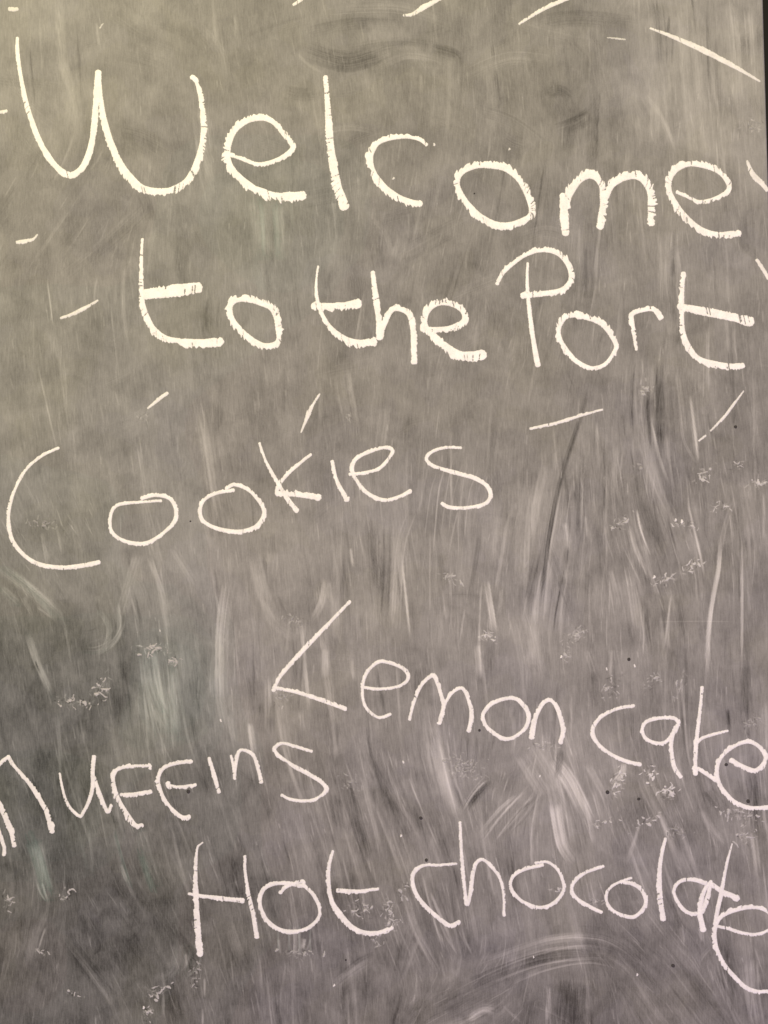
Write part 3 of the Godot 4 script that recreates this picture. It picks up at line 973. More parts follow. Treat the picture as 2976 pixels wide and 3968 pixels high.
func lay_stroke(g: PackedFloat32Array, nx: int, ny: int, lo: Vector2, line: PackedVector2Array, s: Dictionary) -> void:
	var n := line.size()
	var u := rng.randf() * 3000.0
	var fit := 0.95 if s.w[1] / s.k > 21.0 else 0.9
	var w0: float = s.w[0] / s.k * 0.5 * fit
	var w1: float = s.w[1] / s.k * 0.5 * fit
	var w2: float = s.w[2] / s.k * 0.5 * fit
	var teeth: float = s.teeth
	var cracks: float = s.cracks
	var row := rng.randi() & 7
	var tan_s := Vector2.ZERO
	var u0 := u
	for k in n:
		var p := line[k]
		var d := (line[mini(k + 3, n - 1)] - line[maxi(k - 3, 0)]).normalized()
		if k > 0:
			u += p.distance_to(line[k - 1])
		var t := k / float(n - 1)
		var hw := lerpf(w0, w1, minf(1.0, t * 2.0)) if t < 0.5 else lerpf(w1, w2, t * 2.0 - 1.0)
		hw *= 1.0 + 0.11 * chatter(u / 34.0, row + 3) + 0.09 * chatter(u / 110.0, row + 12)
		var turn := (line[mini(k + 16, n - 1)] - p).cross(p - line[maxi(k - 16, 0)])
		var outer := clampf(turn * 0.3, -1.0, 1.0)     # > 0: the outside of the bend is on the side of +v
		var amp_p := teeth * (0.85 + 0.75 * outer)
		var amp_n := teeth * (0.85 - 0.75 * outer)
		var shear := -2.0 * d.x * d.y
		var v := -hw - 8.0
		while v <= hw + 8.0:
			var tt := u + shear * v
			var edge := hw
			var amp := amp_p if v > 0 else amp_n
			var r2 := row if v > 0 else row + 2
			edge += minf(hw, 16.0) * amp * (0.6 + 0.8 * absf(chatter(u / 45.0, row + 13))) * (chatter(tt / 5.6, r2) * 1.0 + chatter(tt / 17.0, r2 + 8) * 0.55 - 0.1)
			var val := 0.5 + (edge - absf(v)) / 4.6
			if cracks > 0.0:
				# cracks cross the stroke, some only part of the way
				var cell := int(tt / 10.5)
				var luck := tooth[(cell * 3 + row * 61) & 4095] * 0.5 + 0.5
				if luck < cracks * 0.75 * absf(chatter(u / 55.0, row + 14)):
					var mid := (cell + 0.5 + 0.3 * tooth[(cell * 3 + 1 + row * 61) & 4095]) * 10.5
					var reach := tooth[(cell * 3 + 2 + row * 61) & 4095]
					var from := signf(outer) if absf(outer) > 0.15 else signf(reach)
					var slit := 0.6 + 1.9 * absf(reach) + 0.9 * chatter(v / 3.0, row)
					if v * from > hw * (1.0 - 2.0 * (0.25 + 0.9 * absf(tooth[(cell * 5 + 7) & 4095]))):
						val = minf(val, 0.40 + (absf(tt - mid) - slit) / 4.0 + 0.22 * absf(chatter(v / 5.0 + tt / 40.0, row + 9)))
			var x := p.x - d.y * v
			var y := p.y + d.x * v
			var bite := speckle.get_noise_2d(tt * 1.9, v * 0.55 + row * 90.0) + 0.5 * speckle.get_noise_2d(x * 1.7, y * 1.7)
			var bare := 0.40 - 0.28 * minf(cracks, 1.3) * (0.5 + 0.5 * chatter(u / 60.0, row + 11))
			if bite > bare:
				val -= (bite - bare) * 2.2
			if val > 0.0:
				put(g, nx, ny, lo, x, y, val)
			v += 1.15
		if k == 0 or k == n - 1:
			var r := hw
			var a := -r - 3.0
			while a <= r + 3.0:
				var b := 0.0
				while b <= r + 3.0:
					var val := 0.5 + (r * (1.0 + teeth * 0.5 * chatter(a / 4.0 + u, row)) - sqrt(a * a + b * b * 1.6)) / 4.6
					if val > 0.0:
						var e := b if k > 0 else -b
						put(g, nx, ny, lo, p.x - d.y * a + d.x * e, p.y + d.x * a + d.y * e, val)
					b += 1.15
				a += 1.15


func put(g: PackedFloat32Array, nx: int, ny: int, lo: Vector2, x: float, y: float, val: float) -> void:
	var i := int((x - lo.x) / CELL + 0.5)
	var j := int((y - lo.y) / CELL + 0.5)
	if i > 0 and j > 0 and i < nx - 1 and j < ny - 1:
		var at := j * nx + i
		if g[at] < val:
			g[at] = minf(val, 1.4)


func crust(g: PackedFloat32Array, nx: int, ny: int, lo: Vector2, thick: float, strength: float) -> ArrayMesh:
	var verts := PackedVector3Array()
	var norms := PackedVector3Array()
	var cols := PackedColorArray()
	var idx := PackedInt32Array()
	var seen := {}
	# corners clockwise as seen: left top, right top, right bottom, left bottom
	for j in ny - 1:
		for i in nx - 1:
			var a := j * nx + i
			var va := g[a]
			var vb := g[a + 1]
			var vc := g[a + nx + 1]
			var vd := g[a + nx]
			if va < 0.5 and vb < 0.5 and vc < 0.5 and vd < 0.5:
				continue
			var at := [a, a + 1, a + nx + 1, a + nx]
			var val := [va, vb, vc, vd]
			var poly := PackedInt32Array()
			for e in 4:
				var f := (e + 1) & 3
				if val[e] >= 0.5:
					poly.append(corner(g, nx, lo, at[e], thick, strength, seen, verts, norms, cols))
				if (val[e] >= 0.5) != (val[f] >= 0.5):
					poly.append(between(g, nx, lo, at[e], at[f], strength, seen, verts, norms, cols))
			for k in range(1, poly.size() - 1):
				idx.append(poly[0])
				idx.append(poly[k])
				idx.append(poly[k + 1])
	var arr := []
	arr.resize(Mesh.ARRAY_MAX)
	arr[Mesh.ARRAY_VERTEX] = verts
	arr[Mesh.ARRAY_NORMAL] = norms
	arr[Mesh.ARRAY_COLOR] = cols
	arr[Mesh.ARRAY_INDEX] = idx
	var m := ArrayMesh.new()
	m.add_surface_from_arrays(Mesh.PRIMITIVE_TRIANGLES, arr)
	return m


func corner(g: PackedFloat32Array, nx: int, lo: Vector2, a: int, thick: float, strength: float, seen: Dictionary, verts: PackedVector3Array, norms: PackedVector3Array, cols: PackedColorArray) -> int:
	if seen.has(a):
		return seen[a]
	var x := lo.x + (a % nx) * CELL
	var y := lo.y + (a / nx) * CELL
	var h := minf(1.0, (g[a] - 0.5) * 1.6 + 0.1)
	var grain := speckle.get_noise_2d(x * 0.9 + 700.0, y * 0.9)
	var gx := (g[a + 1] - g[a - 1])
	var gy := (g[a + nx] - g[a - nx])
	var worn := speckle.get_noise_2d(x * 0.16, y * 0.16 + 300.0)
	var b := (0.80 + 0.08 * grain + 0.07 * worn) * strength * (0.66 + 0.34 * h)
	verts.append(Vector3(x * PX, -y * PX, 0.00004 + thick * 0.001 * h * (0.85 + 0.3 * grain)))
	norms.append(Vector3(-gx * 0.22, gy * 0.22, 1.0).normalized())
	cols.append(Color(b, b * 0.99, b * 0.97))
	seen[a] = verts.size() - 1
	return verts.size() - 1


func between(g: PackedFloat32Array, nx: int, lo: Vector2, a: int, b: int, strength: float, seen: Dictionary, verts: PackedVector3Array, norms: PackedVector3Array, cols: PackedColorArray) -> int:
	var key := Vector2i(mini(a, b), maxi(a, b))
	if seen.has(key):
		return seen[key]
	var t := clampf((0.5 - g[a]) / (g[b] - g[a]), 0.03, 0.97)
	var x := lo.x + lerpf(a % nx, b % nx, t) * CELL
	var y := lo.y + lerpf(a / nx, b / nx, t) * CELL
	var c := 0.5 * strength
	verts.append(Vector3(x * PX, -y * PX, 0.00003))
	norms.append(Vector3(0, 0, 1))
	cols.append(Color(c, c * 0.99, c * 0.97))
	seen[key] = verts.size() - 1
	return verts.size() - 1


func S(ox: float, oy: float, w: Array, p: Array, teeth := 0.25, cracks := 0.3, k := 1.659) -> Dictionary:
	return {"o": Vector2(ox, oy), "w": w, "p": p, "teeth": teeth, "cracks": cracks, "k": k}


func word(said: String) -> Node3D:
	var w := Node3D.new()
	w.name = "chalk_word"
	w.set_meta("label", said)
	board.add_child(w, true)
	return w


func write_words() -> void:
	# ---- first line
	var w := word("large thick chalk word Welcome at the top")
	chalk("letter", w, [
		S(0, 0, [24, 42, 40], [112, 245, 112, 330, 130, 470, 165, 650, 215, 810, 270, 940, 350, 1060, 430, 1122, 485, 1118, 545, 1055, 590, 920, 612, 740, 622, 600, 632, 465], 0.1, 0.15),
		S(0, 0, [36, 52, 34], [632, 465, 645, 620, 668, 770, 715, 930, 780, 1070, 880, 1190, 960, 1228, 1080, 1228, 1190, 1180, 1250, 1090, 1292, 970, 1310, 830, 1300, 700, 1285, 590, 1265, 525, 1235, 495], 0.25, 0.6)], 0.35, 1.0, "W")
	chalk("letter", w, [S(800, 0, [24, 44, 62], [160, 995, 230, 1020, 320, 1055, 420, 1042, 500, 1005, 555, 950, 525, 895, 470, 825, 420, 775, 350, 755, 260, 772, 190, 822, 150, 890, 130, 970, 140, 1050, 180, 1110, 250, 1180, 350, 1235, 450, 1266, 540, 1265, 620, 1258], 0.32, 0.6)], 0.35, 1.0, "e")
	chalk("letter", w, [S(800, 0, [30, 50, 62], [765, 495, 775, 620, 785, 760, 795, 920, 815, 1060, 840, 1200, 885, 1325], 0.16, 1.0)], 0.35, 1.0, "l")
	chalk("letter", w, [S(800, 0, [22, 46, 44], [1415, 930, 1370, 895, 1290, 877, 1200, 882, 1110, 910, 1060, 970, 1050, 1050, 1080, 1130, 1140, 1205, 1220, 1265, 1300, 1300, 1375, 1310], 0.3, 0.4)], 0.35, 1.0, "c")
	chalk("letter", w, [S(1650, 550, [72, 80, 80], [640, 245, 540, 250, 420, 290, 345, 360, 330, 460, 375, 570, 450, 680, 550, 780, 660, 855, 790, 900, 920, 895, 1050, 845, 1130, 790, 1140, 700, 1100, 570, 1040, 450, 950, 340, 850, 275, 740, 250, 640, 245], 0.28, 0.6, 2.765)], 0.35, 1.0, "o")
	chalk("letter", w, [
		S(1976, 0, [40, 64, 46], [338, 1255, 345, 1350, 358, 1500], 0.14, 0.3),
		S(1976, 0, [56, 52, 56], [350, 1330, 380, 1240, 430, 1165, 500, 1122, 560, 1140, 600, 1210, 600, 1330, 580, 1455], 0.3, 0.9),
		S(1976, 0, [50, 50, 56], [610, 1290, 640, 1200, 700, 1152, 790, 1127, 860, 1152, 905, 1230, 915, 1330, 908, 1435], 0.3, 0.6)], 0.35, 1.0, "m")
	chalk("letter", w, [S(1976, 0, [28, 46, 42], [1075, 1235, 1140, 1262, 1220, 1300, 1320, 1278, 1400, 1230, 1408, 1180, 1350, 1108, 1260, 1065, 1150, 1052, 1070, 1082, 1025, 1150, 1025, 1240, 1080, 1340, 1150, 1420, 1230, 1480, 1330, 1510, 1475, 1500], 0.32, 0.5)], 0.35, 1.0, "e")
	# ---- second line
	w = word("thick chalk word to at the left of the second line")
	chalk("letter", w, [
		S(0, 800, [18, 38, 58], [915, 210, 908, 330, 908, 450, 910, 560, 930, 680, 985, 790, 1060, 850, 1170, 872, 1290, 882, 1415, 868], 0.26, 0.8),
		S(0, 800, [64, 76, 70], [940, 564, 1050, 550, 1180, 535, 1275, 522], 0.22, 1.6)], 0.35, 1.0, "t")
	chalk("letter", w, [S(800, 800, [46, 46, 50], [250, 590, 180, 602, 145, 650, 160, 730, 220, 800, 300, 870, 380, 900, 465, 870, 460, 750, 430, 660, 340, 612, 250, 590], 0.3, 0.9)], 0.35, 1.0, "o")
	w = word("thick chalk word the in the second line")
	chalk("letter", w, [
		S(800, 800, [14, 30, 66], [718, 385, 705, 490, 712, 600, 740, 690, 800, 785, 880, 850, 970, 880, 1075, 870], 0.26, 0.9),
		S(800, 800, [46, 62, 60], [690, 640, 800, 645, 900, 640, 975, 626], 0.3, 1.4)], 0.35, 1.0, "t")
	chalk("letter", w, [
		S(800, 800, [30, 44, 44], [1070, 425, 1085, 560, 1105, 700, 1112, 845], 0.14, 0.5),
		S(800, 800, [44, 42, 42], [1115, 840, 1145, 740, 1190, 665, 1240, 655, 1305, 690, 1330, 790, 1335, 1000], 0.25, 0.5)], 0.35, 1.0, "h")
	chalk("letter", w, [S(1550, 900, [70, 76, 110], [240, 1030, 340, 1045, 470, 1045, 600, 1010, 690, 950, 690, 860, 620, 790, 500, 750, 390, 760, 300, 820, 255, 910, 260, 1010, 330, 1090, 430, 1180, 540, 1270, 660, 1325, 780, 1330, 880, 1310], 0.3, 1.4, 2.765)], 0.35, 1.0, "e")
	w = word("thick chalk word Port at the right of the second line")
	chalk("letter", w, [
		S(1650, 550, [30, 50, 62], [1092, 1300, 1085, 1440, 1092, 1620, 1110, 1800, 1140, 2050, 1190, 2340, 1200, 2390], 0.08, 0.1, 2.765),
		S(1650, 550, [44, 66, 66], [765, 1520, 820, 1410, 920, 1310, 1060, 1210, 1200, 1160, 1350, 1165, 1470, 1230, 1550, 1360, 1560, 1480, 1480, 1580, 1340, 1620, 1180, 1630, 1040, 1645], 0.26, 0.5, 2.765)], 0.35, 1.0, "P")
	chalk("letter", w, [S(1976, 800, [44, 30, 44], [430, 692, 350, 712, 310, 790, 325, 870, 400, 970, 470, 1020, 540, 1040, 620, 1010, 680, 920, 680, 880, 630, 790, 560, 732, 430, 692], 0.3, 0.6)], 0.35, 1.0, "o")
	chalk("letter", w, [S(1976, 800, [20, 38, 36], [812, 920, 800, 830, 782, 740, 785, 690, 850, 665, 925, 660, 970, 715], 0.25, 0.3)], 0.35, 1.0, "r")
	chalk("letter", w, [
		S(1976, 800, [34, 38, 44], [1115, 432, 1105, 520, 1103, 660, 1110, 810, 1150, 910, 1210, 980, 1310, 1015, 1420, 1030, 1495, 1022], 0.26, 0.6),
		S(1976, 800, [38, 58, 66], [1090, 642, 1160, 658, 1300, 685, 1450, 716, 1545, 740], 0.18, 0.8)], 0.35, 1.0, "t")
	# ---- cookies
	w = word("thin chalk word Cookies below the two top lines")
	chalk("letter", w, [S(0, 1600, [18, 28, 30], [375, 225, 270, 275, 170, 360, 100, 480, 62, 600, 55, 700, 80, 820, 150, 910, 230, 965, 330, 990, 440, 993, 550, 978, 635, 960], 0.16, 0.3)], 0.28, 0.95, "C")
	chalk("letter", w, [S(0, 1600, [18, 28, 28], [1035, 565, 900, 573, 760, 590, 715, 640, 710, 740, 760, 805, 860, 838, 960, 830, 1060, 765, 1125, 690, 1130, 610, 1085, 545, 990, 528, 912, 548], 0.24, 0.3)], 0.28, 0.95, "o")
	chalk("letter", w, [S(0, 1600, [26, 30, 26], [1500, 497, 1390, 515, 1310, 560, 1285, 630, 1310, 700, 1400, 745, 1533, 765, 1633, 740, 1683, 690, 1698, 630, 1663, 560, 1593, 490, 1510, 460, 1455, 484], 0.24, 0.3)], 0.28, 0.95, "o")
	chalk("letter", w, [
		S(900, 1600, [18, 26, 34], [175, 195, 215, 310, 285, 440, 350, 545, 415, 630], 0.25, 0.3),
		S(900, 1600, [20, 26, 24], [505, 268, 400, 350, 320, 430, 285, 500, 292, 522], 0.22, 0.2),
		S(900, 1600, [36, 38, 42], [290, 518, 400, 520, 555, 543], 0.3, 0.6)], 0.28, 0.95, "k")
	chalk("letter", w, [S(900, 1600, [24, 26, 34], [643, 312, 668, 430, 738, 558], 0.25, 0.2)], 0.28, 0.95, "i")
	chalk("letter", w, [S(900, 1600, [20, 30, 26], [755, 395, 850, 385, 940, 360, 1000, 302, 1030, 240, 980, 222, 890, 245, 800, 290, 770, 350, 790, 420, 850, 500, 930, 550, 1000, 560, 1080, 537, 1145, 502], 0.24, 0.4)], 0.28, 0.95, "e")
	chalk("letter", w, [S(900, 1600, [18, 32, 26], [1470, 225, 1370, 222, 1280, 252, 1247, 300, 1300, 345, 1400, 375, 1530, 410, 1620, 452, 1658, 510, 1650, 560, 1600, 595, 1480, 612, 1390, 605, 1348, 582], 0.18, 0.3)], 0.28, 0.95, "s")
	# ---- lemon cake
	w = word("thin chalk word Lemon in the lower middle")
	chalk("letter", w, [
		S(900, 2200, [22, 30, 30], [755, 217, 690, 285, 600, 380, 500, 480, 400, 590, 320, 680, 280, 745, 265, 788], 0.2, 0.2),
		S(900, 2200, [22, 32, 30], [265, 770, 400, 795, 500, 825, 620, 865, 727, 908], 0.26, 0.3)], 0.28, 0.9, "L")
	chalk("letter", w, [S(900, 2200, [20, 28, 20], [852, 770, 950, 780, 1060, 765, 1120, 730, 1130, 690, 1100, 647, 1020, 612, 940, 605, 870, 665, 840, 740, 838, 830, 860, 900, 920, 955, 960, 962, 1015, 942], 0.2, 0.3)], 0.28, 0.9, "e")
	chalk("letter", w, [
		S(900, 2200, [22, 28, 30], [1140, 975, 1165, 870, 1210, 760, 1285, 692, 1322, 745, 1345, 830, 1360, 890, 1330, 998], 0.22, 0.2),
		S(900, 2200, [22, 28, 34], [1355, 895, 1410, 805, 1468, 772, 1500, 800, 1535, 900, 1537, 980, 1520, 1048], 0.24, 0.2)], 0.28, 0.9, "m")
	chalk("letter", w, [S(1700, 2500, [56, 58, 58], [930, 675, 800, 700, 670, 760, 590, 850, 565, 920, 600, 1030, 680, 1110, 800, 1190, 900, 1205, 1000, 1165, 1110, 1070, 1155, 950, 1140, 850, 1080, 760, 1010, 695, 930, 675], 0.16, 0.2, 3.318)], 0.28, 0.9, "o")
	chalk("letter", w, [S(1700, 2500, [80, 56, 74], [1195, 1185, 1215, 1050, 1250, 910, 1320, 770, 1400, 705, 1470, 725, 1540, 850, 1585, 1000, 1600, 1110, 1568, 1250], 0.18, 0.3, 3.318)], 0.28, 0.9, "n")
	w = word("thin chalk word cake in the lower right, cut by the edge")
	chalk("letter", w, [S(1976, 2300, [24, 30, 26], [795, 722, 700, 737, 610, 775, 550, 830, 530, 890, 560, 960, 620, 1015, 700, 1060, 770, 1085, 838, 1098], 0.2, 0.3)], 0.28, 0.9, "c")
	chalk("letter", w, [
		S(1976, 2300, [26, 30, 26], [1085, 830, 1060, 802, 960, 800, 880, 822, 848, 870, 870, 930, 940, 963, 1000, 955, 1050, 900, 1080, 845], 0.2, 0.3),
		S(1976, 2300, [34, 30, 28], [1065, 860, 1040, 920, 1035, 1000, 1055, 1110, 1098, 1178], 0.2, 0.2)], 0.28, 0.9, "a")
	chalk("letter", w, [
		S(1976, 2300, [22, 28, 36], [1235, 602, 1225, 720, 1210, 850, 1195, 980, 1190, 1090, 1192, 1158], 0.18, 0.2),
		S(1976, 2300, [16, 24, 22], [1400, 882, 1300, 907, 1230, 932, 1200, 962], 0.15, 0.1),
		S(1976, 2300, [26, 34, 30], [1210, 1125, 1270, 1160, 1325, 1200], 0.25, 0.3)], 0.28, 0.9, "k")
	chalk("letter", w, [S(1976, 2300, [34, 30, 32], [1422, 1072, 1480, 1105, 1570, 1140, 1620, 1110, 1645, 1060, 1625, 1010, 1570, 960, 1510, 952, 1420, 992, 1357, 1050, 1330, 1120, 1340, 1210, 1390, 1290, 1460, 1350, 1560, 1380, 1656, 1375], 0.24, 0.2)], 0.28, 0.9, "e")
	# ---- muffins
	w = word("thin chalk word muffins in the lower left, cut by the view")
	chalk("letter", w, [
		S(0, 2850, [60, 76, 100], [-90, 560, -30, 480, 60, 400, 130, 345, 210, 470, 340, 620, 450, 740, 560, 890, 650, 1050, 740, 1200, 800, 1400, 835, 1540], 0.26, 0.4, 4.1475),
		S(0, 2850, [90, 100, 70], [-60, 1030, 10, 1150, 70, 1270, 130, 1420, 190, 1570, 230, 1770], 0.2, 0.5, 4.1475),
		S(0, 2850, [60, 76, 60], [-90, 1330, -20, 1530, 30, 1680, 70, 1800, 60, 1920], 0.22, 0.3, 4.1475)], 0.28, 0.88, "m")
	chalk("letter", w, [
		S(0, 2850, [36, 60, 76], [960, 610, 1000, 830, 1060, 1040, 1150, 1190, 1285, 1300, 1340, 1230, 1420, 1080, 1490, 830, 1490, 560, 1510, 340], 0.12, 0.1, 4.1475),
		S(0, 2300, [30, 30, 26], [605, 1185, 640, 1290, 690, 1400, 715, 1362], 0.26, 0.3)], 0.28, 0.88, "u")
	chalk("letter", w, [
		S(0, 2300, [22, 32, 34], [965, 1125, 965, 1105, 890, 1110, 800, 1112, 742, 1140, 725, 1200, 745, 1290, 790, 1380, 850, 1470, 880, 1495, 912, 1490], 0.28, 0.4),
		S(0, 2300, [28, 34, 30], [780, 1292, 870, 1292, 968, 1272], 0.36, 0.6)], 0.28, 0.88, "f")
	chalk("letter", w, [
		S(0, 2300, [24, 32, 32], [1230, 1078, 1130, 1090, 1050, 1122, 1015, 1190, 1030, 1270, 1080, 1360, 1140, 1420, 1180, 1442, 1215, 1437], 0.28, 0.3),
		S(0, 2300, [32, 32, 22], [1078, 1220, 1090, 1240, 1170, 1246, 1255, 1230], 0.36, 0.4)], 0.28, 0.88, "f")
	chalk("letter", w, [S(0, 2300, [20, 30, 28], [1345, 1058, 1370, 1150, 1408, 1276], 0.2, 0.2)], 0.28, 0.88, "i")
	chalk("letter", w, [
		S(0, 2300, [16, 22, 18], [1485, 1042, 1500, 1110, 1508, 1190], 0.15, 0.1),
		S(0, 2300, [22, 26, 28], [1508, 1190, 1516, 1090, 1545, 1006, 1623, 1034, 1655, 1110, 1680, 1212], 0.2, 0.2)], 0.28, 0.88, "n")
	chalk("letter", w, [S(900, 2200, [20, 28, 24], [510, 1180, 400, 1147, 320, 1128, 272, 1160, 290, 1200, 370, 1260, 480, 1320, 570, 1375, 603, 1420, 580, 1460, 520, 1493, 440, 1500, 360, 1485, 318, 1462], 0.22, 0.2)], 0.28, 0.88, "s")
	# ---- hot chocolate
	w = word("thin chalk word Hot in the bottom line")
	chalk("letter", w, [
		S(700, 2968, [8, 40, 44], [142, 492, 108, 525, 97, 640, 95, 760, 100, 900, 110, 1040, 125, 1210], 0.18, 0.2),
		S(700, 2968, [16, 30, 34], [52, 822, 200, 845, 398, 866], 0.2, 0.2),
		S(700, 2968, [20, 28, 32], [413, 580, 415, 680, 435, 820, 465, 950, 490, 1100], 0.2, 0.2)], 0.28, 0.86, "H")
	chalk("letter", w, [S(700, 2968, [24, 34, 24], [640, 815, 675, 778, 740, 752, 790, 740, 782, 770, 700, 756, 600, 757, 535, 790, 507, 860, 522, 940, 560, 1000, 640, 1055, 740, 1065, 830, 1035, 890, 970, 890, 900, 850, 825, 790, 765], 0.22, 0.2)], 0.28, 0.86, "o")
	chalk("letter", w, [
		S(700, 2968, [18, 38, 28], [978, 548, 955, 640, 950, 750, 970, 870, 1020, 950, 1090, 1030, 1170, 1070, 1270, 1075, 1358, 1040], 0.24, 0.2),
		S(700, 2968, [30, 32, 24], [1010, 800, 1130, 808, 1268, 790], 0.24, 0.3)], 0.28, 0.86, "t")
	w = word("thin chalk word chocolate in the bottom line, its last letter dropped down")
	chalk("letter", w, [S(1400, 2968, [16, 30, 30], [610, 628, 500, 637, 410, 637, 347, 672, 327, 730, 350, 820, 420, 910, 500, 980, 570, 1025, 628, 1003], 0.22, 0.2)], 0.28, 0.86, "c")
	chalk("letter", w, [S(1400, 2968, [20, 28, 20], [635, 362, 640, 500, 655, 700, 677, 885, 700, 830, 715, 700, 740, 622, 785, 602, 840, 650, 890, 720, 915, 820, 918, 962], 0.2, 0.1)], 0.28, 0.86, "h")
	chalk("letter", w, [S(1400, 2968, [24, 28, 18], [1165, 637, 1060, 660, 985, 700, 957, 760, 980, 820, 1050, 880, 1150, 912, 1240, 880, 1300, 800, 1290, 720, 1250, 652, 1190, 617, 1120, 622], 0.22, 0.2)], 0.28, 0.86, "o")
	chalk("letter", w, [S(1400, 2968, [22, 28, 24], [1555, 645, 1450, 680, 1380, 730, 1350, 790, 1380, 850, 1460, 900, 1543, 940], 0.24, 0.2)], 0.28, 0.86, "c")
	chalk("letter", w, [S(1976, 2968, [16, 28, 26], [780, 720, 690, 752, 630, 800, 620, 870, 660, 930, 740, 965, 800, 968, 850, 930, 875, 870, 850, 800, 790, 757, 720, 747], 0.22, 0.2)], 0.28, 0.86, "o")
	chalk("letter", w, [S(1976, 2968, [18, 36, 38], [1000, 467, 975, 570, 960, 700, 965, 850, 985, 984], 0.14, 0.1)], 0.28, 0.86, "l")
	chalk("letter", w, [
		S(2500, 3100, [50, 42, 40], [645, 890, 560, 860, 470, 850, 380, 870, 320, 930, 310, 1010, 360, 1110, 430, 1190, 500, 1220, 545, 1215], 0.16, 0.2, 2.765),
		S(2500, 3100, [30, 60, 70], [705, 870, 640, 960, 600, 1080, 585, 1200, 600, 1300, 620, 1390], 0.14, 0.3, 2.765),
		S(2500, 3100, [30, 50, 40], [705, 870, 680, 1000, 650, 1100, 610, 1200], 0.14, 0.2, 2.765)], 0.28, 0.86, "a")
	chalk("letter", w, [
		S(2500, 3100, [16, 50, 44], [932, 470, 890, 620, 850, 800, 815, 1000, 775, 1180, 745, 1330], 0.14, 0.1, 2.765),
		S(2500, 3100, [50, 60, 70], [705, 895, 780, 950, 860, 1000, 985, 1055], 0.26, 0.2, 2.765)], 0.28, 0.86, "t")
	chalk("letter", w, [S(2500, 3100, [36, 56, 50], [785, 1355, 900, 1380, 1040, 1425, 1180, 1440, 1300, 1410, 1375, 1330, 1340, 1220, 1250, 1160, 1130, 1145, 1000, 1165, 870, 1210, 780, 1280, 745, 1380, 740, 1480, 770, 1620, 850, 1770, 960, 1900, 1080, 2010, 1200, 2055, 1312, 2050], 0.26, 0.2, 2.765)], 0.28, 0.86, "e")


func draw_dashes() -> void:
	var d := "chalk_dash"
	chalk(d, board, [S(0, 0, [30, 34, 28], [62, 58, 112, 60], 0.2, 0.4)], 0.25, 0.8)
	chalk(d, board, [S(0, 0, [20, 20, 22], [-30, 726, 10, 720, 40, 714], 0.2, 0.4)], 0.25, 0.9)
	chalk(d, board, [S(0, 0, [6, 10, 12], [664, 152, 652, 164, 643, 180], 0.3, 0.2)], 0.2, 0.7)
	chalk(d, board, [S(800, 0, [22, 24, 20], [640, -40, 605, 0, 560, 30], 0.2, 0.2)], 0.25, 0.9)
	chalk(d, board, [S(800, 0, [34, 34, 16], [1500, -12, 1400, 45, 1325, 92, 1268, 98], 0.25, 0.7)], 0.25, 0.9)
	chalk(d, board, [S(1976, 0, [26, 28, 14], [390, -20, 230, 50, 130, 108, 60, 154], 0.22, 0.4)], 0.25, 0.9)
	chalk(d, board, [S(1976, 0, [14, 44, 12], [903, 182, 1000, 218, 1150, 280, 1300, 352, 1450, 432, 1605, 522], 0.18, 0.4)], 0.25, 0.88)
	chalk(d, board, [S(1976, 0, [6, 16, 8], [625, 242, 680, 248, 742, 254], 0.3, 0.6)], 0.2, 0.7)
	chalk(d, board, [S(1976, 0, [12, 42, 30], [1525, 1035, 1560, 1120, 1620, 1180, 1652, 1222], 0.2, 0.2)], 0.25, 0.88)
	chalk(d, board, [S(1976, 800, [26, 28, 26], [1588, 345, 1640, 425, 1660, 462], 0.2, 0.3)], 0.25, 0.88)
	chalk(d, board, [S(0, 800, [12, 26, 22], [240, 182, 215, 210, 165, 222, 110, 230], 0.25, 0.6)], 0.25, 0.85)
	chalk(d, board, [S(0, 800, [14, 28, 18], [628, 605, 560, 645, 470, 690, 392, 718], 0.22, 0.7)], 0.25, 0.85)
	chalk(d, board, [S(0, 800, [22, 24, 10], [1075, 1200, 1020, 1240, 950, 1298], 0.22, 0.3)], 0.25, 0.88)
	chalk(d, board, [S(800, 800, [10, 30, 8], [728, 1206, 680, 1280, 645, 1360, 608, 1452], 0.16, 0.3)], 0.25, 0.88)
	chalk(d, board, [S(1976, 800, [18, 26, 14], [132, 1428, 300, 1392, 450, 1345, 594, 1306], 0.22, 0.4)], 0.25, 0.88)
	chalk(d, board, [S(1976, 800, [8, 20, 12], [1502, 1187, 1440, 1270, 1380, 1350, 1290, 1442], 0.18, 0.4), S(1976, 800, [10, 12, 10], [1258, 1472, 1215, 1506], 0.3, 0.3)], 0.25, 0.85)


